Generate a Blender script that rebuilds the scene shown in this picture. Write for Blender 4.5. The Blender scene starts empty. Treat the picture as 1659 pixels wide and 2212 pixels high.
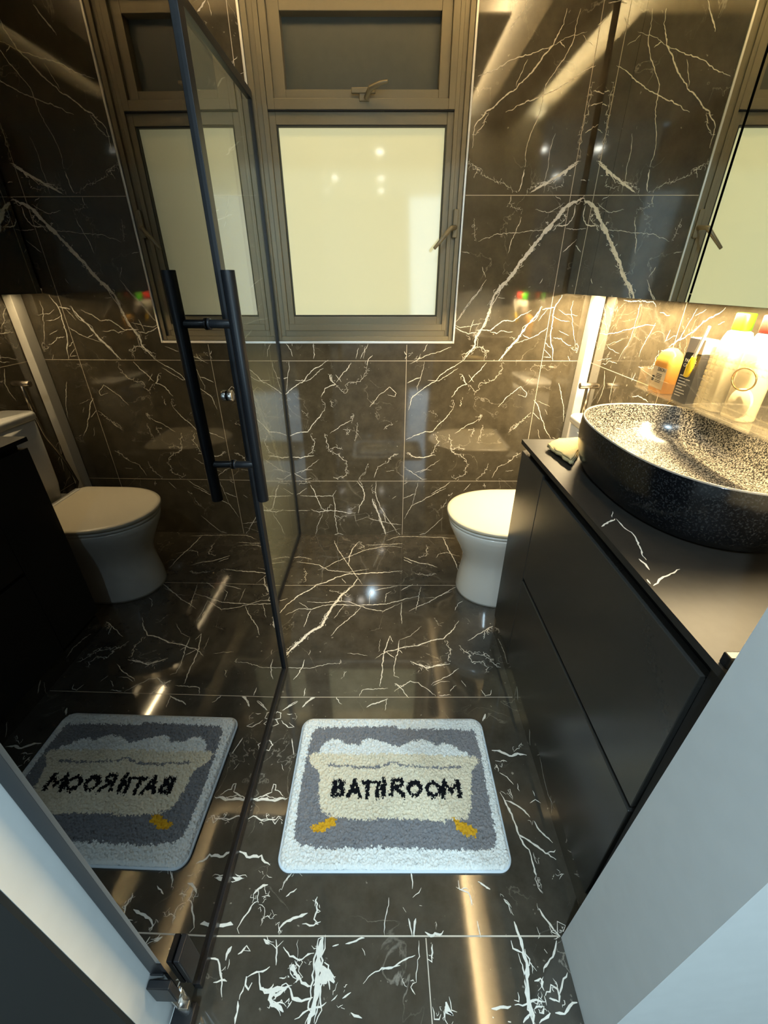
import bpy, math, random
import numpy as np
from mathutils import Vector, Matrix
random.seed(7)
rng = np.random.default_rng(7)
sc = bpy.context.scene
COL = sc.collection
W, H = 1659, 2212
# ------------------------------------------------------------------ camera
FPX, CAMZ, HORIZ = 905.0, 1.25, 606.0
PITCH = math.atan((H/2-HORIZ)/FPX)
cam = bpy.data.cameras.new('camera'); camo = bpy.data.objects.new('camera', cam); COL.objects.link(camo)
cam.sensor_fit = 'VERTICAL'; cam.sensor_height = 24.0; cam.lens = 24.0*FPX/H
cam.clip_start = 0.01
camo.location = (0, 0, CAMZ); camo.rotation_euler = (math.radians(90)-PITCH, 0, 0)
sc.camera = camo
# ------------------------------------------------------------------ world, exposure
w = bpy.data.worlds.new('world'); sc.world = w; w.use_nodes = True
w.node_tree.nodes['Background'].inputs[0].default_value = (0.35, 0.42, 0.5, 1)
w.node_tree.nodes['Background'].inputs[1].default_value = 0.15
sc.view_settings.view_transform = 'Standard'; sc.view_settings.look = 'None'
sc.view_settings.gamma = 1.0; sc.view_settings.use_curve_mapping = False
sc.view_settings.exposure = 0.25
sc.cycles.max_bounces = 12; sc.cycles.glossy_bounces = 8; sc.cycles.transparent_max_bounces = 16
sc.cycles.sample_clamp_indirect = 6.0

def area(name, loc, rot, sx, sy, power, col):
    l = bpy.data.lights.new(name, 'AREA'); l.shape = 'RECTANGLE'; l.size = sx; l.size_y = sy
    l.energy = power; l.color = col
    o = bpy.data.objects.new(name, l); COL.objects.link(o); o.location = loc; o.rotation_euler = rot
    return o
WARM = (1.0, 0.76, 0.42); COOL = (0.62, 0.85, 1.0); NEUT = (1.0, 0.93, 0.78)
# LED strip under the mirror cabinet, tilted a little to the room
area('led_under_cabinet', (0.835, 1.28, 1.212), (0, math.radians(14), 0), 0.014, 1.28, 36, WARM)
# cool downlights in the hall just outside the doorway (right one added to light jamb and outer wall), and daylight from the far end of the hall
for lx, ly, lp in ((-0.16, -0.35, 27), (0.78, -0.35, 12), (-0.98, -0.35, 6)):
    dl_ = area('hall_downlight', (lx, ly, 2.375), (0, 0, 0), 0.055, 0.055, lp, COOL); dl_.data.shape = 'DISK'
hd = area('hall_daylight', (1.3, -3.9, 1.5), (0, 0, 0), 1.8, 1.8, 62, COOL)
hd.rotation_euler = Vector((-1.3, 4.1, -0.8)).to_track_quat('-Z', 'Y').to_euler()
# LED strips hidden in the ceiling cove, shining up at the upper ceiling
area('cove_lamp_window', (-0.35, 1.615, 2.185), (math.radians(180), 0, 0), 1.6, 0.02, 4.5, WARM)
area('cove_lamp_vanity', (0.515, 1.0, 2.185), (math.radians(180), 0, 0), 0.02, 1.3, 10, WARM)

# ------------------------------------------------------------------ helpers
def ray(x, y):
    a = (x-W/2)/FPX; b = (y-H/2)/FPX
    return (a, math.cos(PITCH)-b*math.sin(PITCH), -math.sin(PITCH)-b*math.cos(PITCH))
def at(x, y, ax, v):
    r = ray(x, y); i = 'xyz'.index(ax); o = (0, 0, CAMZ); t = (v-o[i])/r[i]
    return tuple(o[k]+t*r[k] for k in range(3))
def nodes(name):
    m = bpy.data.materials.new(name); m.use_nodes = True
    return m, m.node_tree.nodes, m.node_tree.links, m.node_tree.nodes['Principled BSDF']
def mat(name, col, rough=0.5, metal=0.0, coat=0.0, emit=None, es=1.0, noise=0.0, nscale=30, bump=0.0, spec=0.5, trans=0.0, ior=1.5):
    m, N, L, P = nodes(name)
    P.inputs['Base Color'].default_value = (*col, 1); P.inputs['Roughness'].default_value = rough
    P.inputs['Metallic'].default_value = metal; P.inputs['Coat Weight'].default_value = coat
    P.inputs['Coat Roughness'].default_value = 0.05; P.inputs['Specular IOR Level'].default_value = spec
    P.inputs['Transmission Weight'].default_value = trans; P.inputs['IOR'].default_value = ior
    if emit: P.inputs['Emission Color'].default_value = (*emit, 1); P.inputs['Emission Strength'].default_value = es
    if noise or bump:
        tc = N.new('ShaderNodeTexCoord'); n = N.new('ShaderNodeTexNoise'); n.inputs['Scale'].default_value = nscale
        n.inputs['Detail'].default_value = 6; L.new(tc.outputs['Object'], n.inputs['Vector'])
        if noise:
            mx = N.new('ShaderNodeMix'); mx.data_type = 'RGBA'
            mx.inputs[6].default_value = (*[c*(1-noise) for c in col], 1); mx.inputs[7].default_value = (*[min(1, c*(1+noise)) for c in col], 1)
            L.new(n.outputs['Fac'], mx.inputs[0]); L.new(mx.outputs[2], P.inputs['Base Color'])
        if bump:
            b = N.new('ShaderNodeBump'); b.inputs['Strength'].default_value = bump; b.inputs['Distance'].default_value = 0.002
            L.new(n.outputs['Fac'], b.inputs['Height']); L.new(b.outputs['Normal'], P.inputs['Normal'])
    return m
def marble(name, dark, mid, rough):
    m, N, L, P = nodes(name)
    tc = N.new('ShaderNodeTexCoord')
    n1 = N.new('ShaderNodeTexNoise'); n1.inputs['Scale'].default_value = 14; n1.inputs['Detail'].default_value = 9; n1.inputs['Roughness'].default_value = 0.65
    L.new(tc.outputs['Object'], n1.inputs['Vector'])
    r1 = N.new('ShaderNodeValToRGB'); r1.color_ramp.elements[0].position = 0.35; r1.color_ramp.elements[1].position = 0.75
    r1.color_ramp.elements[0].color = (*dark, 1); r1.color_ramp.elements[1].color = (*mid, 1)
    L.new(n1.outputs['Fac'], r1.inputs[0])
    # faint hairline veins
    n2 = N.new('ShaderNodeTexNoise'); n2.inputs['Scale'].default_value = 6; n2.inputs['Detail'].default_value = 8; n2.inputs['Distortion'].default_value = 0.6
    L.new(tc.outputs['Object'], n2.inputs['Vector'])
    s = N.new('ShaderNodeMath'); s.operation = 'SUBTRACT'; s.inputs[1].default_value = 0.5; L.new(n2.outputs['Fac'], s.inputs[0])
    a = N.new('ShaderNodeMath'); a.operation = 'ABSOLUTE'; L.new(s.outputs[0], a.inputs[0])
    mr = N.new('ShaderNodeMapRange'); mr.inputs[1].default_value = 0.0; mr.inputs[2].default_value = 0.006; mr.inputs[3].default_value = 0.35; mr.inputs[4].default_value = 0.0
    L.new(a.outputs[0], mr.inputs[0])
    n3 = N.new('ShaderNodeTexNoise'); n3.inputs['Scale'].default_value = 5; L.new(tc.outputs['Object'], n3.inputs['Vector'])
    m3 = N.new('ShaderNodeMapRange'); m3.inputs[1].default_value = 0.5; m3.inputs[2].default_value = 0.62; L.new(n3.outputs['Fac'], m3.inputs[0])
    mu = N.new('ShaderNodeMath'); mu.operation = 'MULTIPLY'; L.new(mr.outputs[0], mu.inputs[0]); L.new(m3.outputs[0], mu.inputs[1])
    # white flecks
    n4 = N.new('ShaderNodeTexNoise'); n4.inputs['Scale'].default_value = 55; n4.inputs['Detail'].default_value = 3; L.new(tc.outputs['Object'], n4.inputs['Vector'])
    m4 = N.new('ShaderNodeMapRange'); m4.inputs[1].default_value = 0.70; m4.inputs[2].default_value = 0.76; m4.inputs[4].default_value = 0.5; L.new(n4.outputs['Fac'], m4.inputs[0])
    ad = N.new('ShaderNodeMath'); ad.operation = 'MAXIMUM'; L.new(mu.outputs[0], ad.inputs[0]); L.new(m4.outputs[0], ad.inputs[1])
    mx = N.new('ShaderNodeMix'); mx.data_type = 'RGBA'; mx.inputs[7].default_value = (0.62, 0.57, 0.48, 1)
    L.new(ad.outputs[0], mx.inputs[0]); L.new(r1.outputs[0], mx.inputs[6]); L.new(mx.outputs[2], P.inputs['Base Color'])
    P.inputs['Roughness'].default_value = rough; P.inputs['IOR'].default_value = 1.85
    return m
M = {}
M['marble_wall'] = marble('black_marble_wall', (0.052, 0.044, 0.029), (0.098, 0.082, 0.054), 0.06)
M['marble_floor'] = marble('black_marble_floor', (0.044, 0.039, 0.030), (0.080, 0.071, 0.055), 0.06)
M['vein'] = mat('white_vein', (0.84, 0.80, 0.71), 0.10, noise=0.12, nscale=200)
M['grout'] = mat('pale_grout', (0.60, 0.53, 0.43), 0.6)
M['counter'] = mat('black_matt_stone', (0.020, 0.019, 0.017), 0.48, spec=0.3, noise=0.3, nscale=60)
M['cabinet'] = mat('black_cabinet_laminate', (0.032, 0.031, 0.028), 0.27, noise=0.12, nscale=120)
M['black'] = mat('black_recess', (0.004, 0.004, 0.004), 0.6)
M['black_metal'] = mat('black_metal', (0.008, 0.009, 0.011), 0.34, spec=0.35)
M['chrome'] = mat('chrome', (0.75, 0.73, 0.70), 0.16, metal=1.0)
M['edge_trim'] = mat('polished_edge_trim', (0.92, 0.90, 0.84), 0.38, metal=0.8)
M['steel'] = mat('brushed_steel', (0.62, 0.56, 0.47), 0.25, metal=1.0)
M['ceramic'] = mat('white_ceramic', (0.88, 0.86, 0.80), 0.12, coat=0.6)
M['lid'] = mat('warm_lit_lid_plastic', (0.80, 0.72, 0.55), 0.22)  # warm light on the lid is put into its colour
M['pvc'] = mat('white_pvc', (0.80, 0.76, 0.66), 0.35)
M['paint'] = mat('white_jamb_paint', (0.62, 0.64, 0.63), 0.55, noise=0.06, nscale=25, bump=0.15)
M['hall_wall'] = mat('hall_paint', (0.60, 0.62, 0.62), 0.6)
M['ceiling'] = mat('ceiling_paint', (0.78, 0.72, 0.60), 0.7)
M['door_dark'] = mat('dark_grey_laminate', (0.010, 0.012, 0.012), 0.5, noise=0.1)
M['alu'] = mat('bronze_aluminium', (0.215, 0.182, 0.115), 0.38, metal=0.35, noise=0.05, nscale=80)
M['alu_dark'] = mat('window_gasket', (0.02, 0.018, 0.013), 0.6)
M['mirror'] = mat('mirror_glass', (0.80, 0.84, 0.78), 0.012, metal=1.0)
M['top_pane'] = mat('grey_frosted_glass', (0.075, 0.078, 0.058), 0.35, noise=0.12, nscale=40)
M['lit_pane'] = mat('lit_frosted_glass', (0.45, 0.45, 0.33), 0.06, emit=(0.86, 0.80, 0.42), es=0.47)
M['acrylic'] = None
def glass(name, tint, boost, haze, hazecol=(0.6, 0.6, 0.5)):
    m, N, L, P = nodes(name); N.remove(P); out = N['Material Output']
    g = N.new('ShaderNodeNewGeometry'); d = N.new('ShaderNodeVectorMath'); d.operation = 'DOT_PRODUCT'
    L.new(g.outputs['Normal'], d.inputs[0]); L.new(g.outputs['Incoming'], d.inputs[1])
    ab = N.new('ShaderNodeMath'); ab.operation = 'ABSOLUTE'; L.new(d.outputs['Value'], ab.inputs[0])
    om = N.new('ShaderNodeMath'); om.operation = 'SUBTRACT'; om.inputs[0].default_value = 1; L.new(ab.outputs[0], om.inputs[1])
    pw = N.new('ShaderNodeMath'); pw.operation = 'POWER'; pw.inputs[1].default_value = 5; L.new(om.outputs[0], pw.inputs[0])
    ma = N.new('ShaderNodeMath'); ma.operation = 'MULTIPLY_ADD'; ma.inputs[1].default_value = 0.96*boost; ma.inputs[2].default_value = 0.04*boost; ma.use_clamp = True
    L.new(pw.outputs[0], ma.inputs[0])
    tr = N.new('ShaderNodeBsdfTransparent'); tr.inputs[0].default_value = (*tint, 1)
    df = N.new('ShaderNodeBsdfDiffuse'); df.inputs[0].default_value = (*hazecol, 1)
    mh = N.new('ShaderNodeMixShader'); mh.inputs[0].default_value = haze; L.new(tr.outputs[0], mh.inputs[1]); L.new(df.outputs[0], mh.inputs[2])
    gl = N.new('ShaderNodeBsdfGlossy'); gl.inputs['Roughness'].default_value = 0.0
    mx = N.new('ShaderNodeMixShader'); L.new(ma.outputs[0], mx.inputs[0]); L.new(mh.outputs[0], mx.inputs[1]); L.new(gl.outputs[0], mx.inputs[2])
    L.new(mx.outputs[0], out.inputs[0]); return m
M['door_glass'] = glass('smoked_glass', (0.10, 0.10, 0.09), 1.9, 0.0)
M['panel_glass'] = glass('clear_shower_glass', (0.93, 0.95, 0.88), 2.0, 0.13, (0.72, 0.75, 0.56))
M['acrylic'] = glass('clear_acrylic', (0.97, 0.95, 0.90), 1.5, 0.06, (0.9, 0.85, 0.7))
M['acrylic_facet'] = glass('faceted_acrylic', (0.88, 0.84, 0.72), 3.0, 0.07, (0.95, 0.88, 0.7))

def link(name, me, m, parent=None, smooth=False):
    o = bpy.data.objects.new(name, me); COL.objects.link(o)
    for mm in (m if isinstance(m, (list, tuple)) else [m]): me.materials.append(mm)
    if parent is not None: o.parent = parent
    if smooth:
        for p in me.polygons: p.use_smooth = True
    return o
def wloc(parent):
    v = Vector((0, 0, 0)); p = parent
    while p is not None: v += Vector(p.location); p = p.parent
    return v
def build(name, vs, fs, m, parent=None, smooth=False, base=None, mi=None):
    """world coordinates in; a top-level mesh gets its origin at base"""
    off = wloc(parent) if parent is not None else Vector(base or (0, 0, 0))
    me = bpy.data.meshes.new(name)
    me.from_pydata([tuple(Vector(v)-off) for v in vs], [], fs)
    if mi is not None: me.polygons.foreach_set('material_index', mi)
    me.update()
    o = link(name, me, m, parent, smooth)
    if parent is None: o.location = off
    return o
def boxv(x0, x1, y0, y1, z0, z1):
    return ([(x0,y0,z0),(x1,y0,z0),(x1,y1,z0),(x0,y1,z0),(x0,y0,z1),(x1,y0,z1),(x1,y1,z1),(x0,y1,z1)],
            [(0,3,2,1),(4,5,6,7),(0,1,5,4),(1,2,6,5),(2,3,7,6),(3,0,4,7)])
class MB:
    def __init__(s): s.v = []; s.f = []
    def add(s, vf):
        n = len(s.v); s.v += list(vf[0]); s.f += [tuple(i+n for i in f) for f in vf[1]]; return s
    def box(s, *a): return s.add(boxv(*a))
    def tube(s, pts, r, n=12, cap=True): return s.add(tubev(pts, r, n, cap))
    def out(s, name, m, parent=None, smooth=False, base=None, bevel=0): 
        o = build(name, s.v, s.f, m, parent, smooth, base)
        if bevel: bev(o, bevel)
        return o
def bev(o, wd, seg=2):
    b = o.modifiers.new('bevel', 'BEVEL'); b.width = wd; b.segments = seg; b.limit_method = 'ANGLE'; b.angle_limit = math.radians(40)
    return o
def box(name, x0, x1, y0, y1, z0, z1, m, parent=None, bevel=0.0, base=None):
    v, f = boxv(x0, x1, y0, y1, z0, z1)
    if parent is None and base is None: base = ((x0+x1)/2, (y0+y1)/2, z0)
    o = build(name, v, f, m, parent, base=base)
    if bevel: bev(o, bevel)
    return o
def tubev(pts, r, n=12, cap=True):
    pts = [Vector(p) for p in pts]; vs = []; fs = []
    rs = r if isinstance(r, (list, tuple)) else [r]*len(pts)
    t0 = (pts[1]-pts[0]).normalized(); up = Vector((0, 0, 1)) if abs(t0.z) < 0.9 else Vector((1, 0, 0))
    a = t0.cross(up).normalized()
    for i, p in enumerate(pts):
        t = (pts[min(i+1, len(pts)-1)]-pts[max(i-1, 0)]).normalized()
        a = (a-t*a.dot(t)).normalized(); b = t.cross(a)
        for k in range(n):
            an = 2*math.pi*k/n; vs.append(tuple(p+(a*math.cos(an)+b*math.sin(an))*rs[i]))
    for i in range(len(pts)-1):
        for k in range(n):
            fs.append((i*n+k, i*n+(k+1) % n, (i+1)*n+(k+1) % n, (i+1)*n+k))
    if cap: fs.append(tuple(range(n-1, -1, -1))); fs.append(tuple((len(pts)-1)*n+k for k in range(n)))
    return vs, fs
def tube(name, pts, r, m, parent=None, n=14, base=None):
    v, f = tubev(pts, r, n); o = build(name, v, f, m, parent, True, base); bev(o, 0.0008, 1); return o
def loft(rings, cap0=True, cap1=True):
    n = len(rings[0]); vs = [p for r in rings for p in r]; fs = []
    for i in range(len(rings)-1):
        for k in range(n): fs.append((i*n+k, i*n+(k+1) % n, (i+1)*n+(k+1) % n, (i+1)*n+k))
    if cap0: fs.append(tuple(range(n-1, -1, -1)))
    if cap1: fs.append(tuple((len(rings)-1)*n+k for k in range(n)))
    return vs, fs
def thing(name, label, cat, loc=(0,0,0), rz=0, group=None):
    o = bpy.data.objects.new(name, None); COL.objects.link(o); o.location = loc; o.rotation_euler = (0, 0, rz); o.empty_display_size = 0.05
    return tag(o, label, cat, group)
def tag(o, label=None, cat=None, group=None):
    if label: o['label'] = label
    if cat: o['category'] = cat
    if group: o['group'] = group
    return o
def struct(o, label=None, cat=None):
    o['kind'] = 'structure'
    if label: o['label'] = label
    if cat: o['category'] = cat
    return o
def textmesh(s, size, m, name, parent, origin, xdir, ydir, depth=0.0003):
    c = bpy.data.curves.new('t', 'FONT'); c.body = s; c.size = size; c.extrude = depth
    o = bpy.data.objects.new('t', c); COL.objects.link(o)
    bpy.context.view_layer.update()
    dg = bpy.context.evaluated_depsgraph_get(); me = bpy.data.meshes.new_from_object(o.evaluated_get(dg))
    bpy.data.objects.remove(o)
    X = Vector(xdir).normalized(); Y = Vector(ydir).normalized(); Z = X.cross(Y)
    off = wloc(parent)
    for v in me.vertices:
        v.co = Vector(origin)+X*v.co.x+Y*v.co.y+Z*v.co.z-off
    me.name = name
    return link(name, me, m, parent)

# ------------------------------------------------------------------ veins: ribbons laid into the tile face
class Slab:
    """collects vein ribbons and joint lines of one tiled plane"""
    def __init__(s, ax, v, nrm, eps=0.0004):
        s.ax = ax; s.v = v; s.n = Vector(nrm); s.vs = []; s.fs = []; s.mi = []; s.eps = eps
        s.i = 'xyz'.index(ax); s.uv = [k for k in range(3) if k != s.i]
        s.reg = []
    def to3(s, p, e):
        q = [0, 0, 0]; q[s.uv[0]] = p[0]; q[s.uv[1]] = p[1]; q[s.i] = s.v
        return tuple(Vector(q)+s.n*e)
    def ribbon(s, pts, w0, w1, mi, e, jag=0.35, step=0.006):
        P = [np.array(p, float) for p in pts]; D = [P[0]]
        for a, b in zip(P[:-1], P[1:]):
            k = max(1, int(np.linalg.norm(b-a)/step))
            for j in range(1, k+1): D.append(a+(b-a)*j/k)
        if len(D) < 2: return
        if jag:
            off = 0
            for j in range(1, len(D)-1):
                t = D[min(j+1, len(D)-1)]-D[j-1]; l = np.linalg.norm(t)+1e-9; nn = np.array([-t[1], t[0]])/l
                off = off*0.6+rng.normal()*0.0012*(jag/0.35); D[j] = D[j]+nn*off
        L = []; R = []
        for j, p in enumerate(D):
            t = D[min(j+1, len(D)-1)]-D[max(j-1, 0)]; l = np.linalg.norm(t)+1e-9; nn = np.array([-t[1], t[0]])/l
            f = j/(len(D)-1); ww = w0+(w1-w0)*f
            if jag: ww *= (0.65+0.7*rng.random()); ww *= min(1, 0.3+4*min(f, 1-f)) 
            a = ww*0.5*(1 if not jag else 0.7+0.6*rng.random()); b = ww*0.5
            L.append(p+nn*a); R.append(p-nn*b)
        n = len(s.vs)
        for a, b in zip(L, R): s.vs.append(s.to3(a, e)); s.vs.append(s.to3(b, e))
        for j in range(len(D)-1):
            s.fs.append((n+2*j, n+2*j+1, n+2*j+3, n+2*j+2)); s.mi.append(mi)
    def vein(s, pts, w, lace=0):
        s.reg.append((pts, w, lace)); s.draw(pts, w, lace)
    def draw(s, pts, w, lace):
        w = w*0.001*getattr(s, 'wscale', 1.0); s.e2 = getattr(s, 'e2', 0)+0.0000015
        e = s.eps+s.e2
        if lace:
            s.ribbon(pts, w*0.38, w*0.38, 1, e, 0.9)
            P = [np.array(p, float) for p in pts]
            for a, b in zip(P[:-1], P[1:]):
                k = max(1, int(np.linalg.norm(b-a)/0.009))
                for j in range(k):
                    c = a+(b-a)*(j+rng.random())/k+rng.normal(size=2)*w*0.8
                    q = [c]; an = rng.random()*6.28
                    for _ in range(rng.integers(3, 6)):
                        an += rng.normal()*1.3; q.append(q[-1]+np.array([math.cos(an), math.sin(an)])*(0.002+0.003*rng.random()))
                    s.ribbon(q, min(0.0022, w*0.28), 0.0008, 1, e+0.00003*rng.random(), 0.3, 0.004)
        else:
            s.ribbon(pts, w, w*0.85, 1, e)
            if w > 0.0065:
                for sg in (-1, 1):
                    P = [np.array(p, float)+rng.normal(size=2)*0.003+sg*w*0.5 for p in pts]
                    s.ribbon(P, w*0.3, w*0.2, 1, e+0.00002, 0.9)
    def line(s, a, b, w=0.0022):
        s.ribbon([a, b], w, w, 2, s.eps*0.6, 0, 1.0)
    def px(s, x0, y0, sx, lst):
        for item in lst:
            pts, wd = item[0], item[1]; lace = item[2] if len(item) > 2 else 0
            q = []
            for (a, b) in pts:
                p = at(x0+a/sx, y0+b/sx, s.ax, s.v); q.append((p[s.uv[0]], p[s.uv[1]]))
            s.vein(q, wd, lace)
    def finish(s, name, base_vf, mats, parent=None):
        n = len(base_vf[0]); vs = list(base_vf[0])+s.vs; fs = list(base_vf[1])+[tuple(i+n for i in f) for f in s.fs]
        mi = [0]*len(base_vf[1])+s.mi
        nrm = s.n
        for k in range(len(base_vf[1]), len(fs)):
            f = fs[k]; a, b, c = (Vector(vs[i]) for i in f[:3])
            if (b-a).cross(c-a).dot(nrm) < 0: fs[k] = tuple(reversed(f))
        return build(name, vs, fs, mats, parent, mi=mi)
# ================================================================== ROOM SHELL
YB = 2.0; XR = 0.92; XL = -1.35; ZC = 2.255; XM = 0.7625; 
TRIO = lambda b: [M[b], M['vein'], M['grout']]
# ---- back wall
bw = Slab('y', YB, (0, -1, 0))
# one printed tile (between the joints at x = 0.10 and 0.717, z = 0.33 to 0.93), traced once
tile = [
 ([(540,645),(480,690),(400,730),(340,780),(300,830),(230,870),(140,930),(80,980),(50,1090)],3.2),
 ([(490,720),(400,780),(320,830),(220,825)],2.2),
 ([(190,660),(180,730),(150,830),(130,920)],1.6), ([(40,850),(100,820),(160,800)],3.2),
 ([(740,670),(690,730),(620,800),(580,845)],3.2), ([(585,775),(630,840)],1.8),
 ([(870,670),(880,720),(840,790),(780,830),(700,850),(670,870),(680,900),(640,935),(610,900),(570,860)],3,1),
 ([(530,780),(550,840),(570,860),(520,875),(480,900),(430,975)],3.5),
 ([(520,770),(545,820),(560,850)],6,1), ([(430,1000),(450,1040),(440,1080)],3,1), ([(510,1000),(510,1060)],4,1),
 ([(845,1060),(920,980),(1000,920),(1045,880),(1100,940),(1085,970),(1020,950)],2.4),
 ([(445,1080),(380,1160),(320,1220),(265,1280),(200,1280),(120,1310),(30,1350)],3.6),
 ([(460,1295),(560,1230),(680,1170)],2.2), ([(660,1150),(700,1130),(670,1190)],4,1),
 ([(290,1300),(310,1380),(280,1460),(240,1490)],5,1), ([(290,1490),(240,1495),(160,1510),(90,1500),(40,1465)],4), ([(90,1500),(40,1465)],5,1),
 ([(580,1260),(640,1270),(600,1310)],4,1), ([(710,1220),(700,1300),(670,1360)],3,1),
 ([(410,1300),(420,1380),(430,1460),(500,1480),(560,1530),(570,1580)],5,1), ([(430,1440),(500,1420),(550,1440)],4,1),
 ([(570,1570),(550,1660),(470,1700),(430,1680)],4,1), ([(1040,1475),(980,1500),(920,1560)],5,1), ([(920,1560),(840,1590),(790,1690)],2),
 ([(760,1560),(720,1640),(650,1710)],3,1), ([(150,1645),(220,1600),(330,1525)],1.6), ([(100,1650),(190,1615),(260,1620)],1.6),
 ([(20,1610),(80,1640),(170,1700),(215,1700)],2.2), ([(905,1630),(980,1622)],1.2), ([(940,1260),(1030,1210)],3,1),
 ([(240,1090),(300,1150)],1.2,1),
]
B0 = (870, 620, 4.097)
n0 = len(bw.reg); bw.px(*B0, tile)
TW = 0.616
for pts, wd, lc in list(bw.reg[n0:]):
    q = [(x-TW, z) for x, z in pts if -0.6 < x-TW < 0.098]
    if len(q) > 1: bw.draw(q, wd, lc)
    q = [(x-2*TW, z) for x, z in pts]
    bw.draw(q, wd, lc)
bw.px(*B0, [
 ([(705,0),(640,90),(575,160),(530,230),(470,310)],2), ([(465,335),(500,360),(600,345),(700,320)],2.2),
 ([(465,360),(520,390),(580,410),(650,400)],3.5), ([(630,290),(600,360),(590,410)],2), ([(560,430),(600,470)],2,1),
 ([(640,380),(700,385),(770,385),(840,330),(900,290),(980,300),(1050,250),(1140,205)],3.5),
 ([(770,395),(830,410),(870,385),(940,400),(975,395)],2.4),
 ([(1230,170),(1200,230),(1150,290),(1100,340),(1050,410),(1000,470),(950,530),(900,590),(850,650)],6.5),
 ([(1280,360),(1200,420),(1120,455),(1060,420)],2.6), ([(1120,455),(1000,500)],1.6), ([(960,440),(980,480)],2,1),
 ([(1410,70),(1380,130),(1340,180),(1330,250),(1320,350),(1310,430),(1310,500),(1330,560),(1325,655)],4.2),
 ([(1335,260),(1400,295),(1475,305)],1.7), ([(1330,450),(1400,460),(1450,500),(1490,520)],2.2), ([(1260,490),(1310,540)],2.2),
 ([(1510,120),(1490,200),(1505,330),(1520,450),(1530,540)],1.6), ([(1380,200),(1450,240),(1550,250)],1.2), ([(1380,385),(1470,430)],1.2),
 ([(1480,540),(1550,560),(1530,500)],3,1), ([(1245,620),(1305,620),(1250,550)],2), ([(1460,610),(1480,655)],1.6),
 ([(1280,200),(1240,250),(1200,300)],1.8), ([(1340,180),(1280,185),(1235,200)],4),
 ([(430,530),(330,570),(240,600),(150,635),(60,680)],2.2), ([(220,505),(180,570)],2.2), ([(45,620),(90,580)],2,1), ([(100,640),(160,620)],4,1),
 ([(860,0),(820,60),(790,130),(770,200),(750,270),(720,330),(690,390),(650,440),(640,510),(590,580),(540,645)],7.5),
 ([(870,0),(850,60),(800,150),(760,260)],3), ([(600,520),(700,540),(760,580)],5,1), ([(520,600),(620,570)],4,1), ([(700,540),(740,600),(720,640)],3,1),
 ([(840,95),(905,100)],1.6), ([(1380,850),(1400,950),(1420,1060),(1420,1190)],2.8),
 ([(1160,1000),(1200,1060),(1220,1150),(1260,1260),(1310,1340)],3.2), ([(1150,1110),(1215,1170)],2.2), ([(1165,1010),(1190,1040)],4,1),
 ([(1130,1120),(1060,1180),(1000,1240),(950,1260)],4,1), ([(1190,1010),(1300,1060)],1), ([(1260,1080),(1280,1130)],1.2), ([(1195,1260),(1215,1340)],1.6),
 ([(1225,690),(1265,690)],2,1), ([(1325,1330),(1350,1342)],3),
 ([(420,1725),(360,1770),(300,1800),(250,1830)],2.4), ([(380,1780),(240,1850),(170,1890),(80,1935),(15,2050)],2.6),
 ([(135,1730),(110,1830),(80,1930)],1.7), ([(5,1870),(60,1850),(110,1830)],2.6), ([(5,1745),(45,1725)],2), ([(600,1740),(540,1805)],2.4),
 ([(340,1960),(390,1895)],3,1), ([(400,1850),(440,1820)],4,1), ([(110,2200),(200,2180),(290,2100),(355,2040)],2.4), ([(720,1735),(730,1780)],3,1),
])
bw.px(600, 740, 5.268, [
 ([(90,0),(150,80),(170,160)],2.2), ([(165,0),(165,40)],2), ([(405,0),(412,100),(405,185)],2.6), ([(1030,0),(990,90),(940,185)],2.2), ([(1000,40),(975,185)],1.4), ([(920,60),(890,185)],1.8),
 ([(1080,145),(1030,190),(1020,260)],3), ([(1440,100),(1470,140)],3), ([(1450,190),(1470,150)],2),
 ([(900,1580),(960,1650),(990,1710),(980,1790),(930,1860),(915,1940)],4), ([(930,1580),(980,1640)],4,1),
 ([(1120,1580),(1110,1680),(1130,1770),(1170,1870),(1240,1990),(1360,2160)],3.2), ([(1080,1640),(1100,1720)],4,1),
 ([(1075,1780),(1110,1860),(1150,1960),(1190,2070),(1230,2190)],7.5), ([(1200,1940),(1230,2050)],3),
 ([(370,1620),(420,1690),(450,1790),(500,1880),(530,1900)],3.2), ([(255,1740),(420,1750),(620,1745),(665,1680)],2.8),
 ([(625,1745),(650,1850),(650,1960),(670,2100),(690,2180)],3), ([(45,1910),(180,1915),(370,1910)],2.2),
 ([(380,1900),(470,1930),(560,1915),(680,1915),(790,1940),(890,1935)],3.6), ([(650,1960),(700,1990),(760,1970)],4,1), ([(800,1900),(880,1880)],3,1),
 ([(1020,1990),(1100,2020),(1260,2050),(1410,2075)],2.8), ([(210,1735),(330,1655)],2.2), ([(20,1650),(150,1730)],1.4),
 ([(510,1950),(460,2060),(435,2180)],1.7), ([(1140,2190),(1410,2110)],1), ([(600,2200),(690,2170),(760,2190)],2.2), ([(870,1940),(890,2030),(1050,1970)],1),
 ([(480,1880),(560,1920),(600,1840)],4,1), ([(250,1600),(310,1590),(375,1595)],3,1), ([(310,1555),(385,1545)],2), ([(1300,1780),(1350,1745)],1.3), ([(1370,2160),(1410,2200)],2),
])
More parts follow.
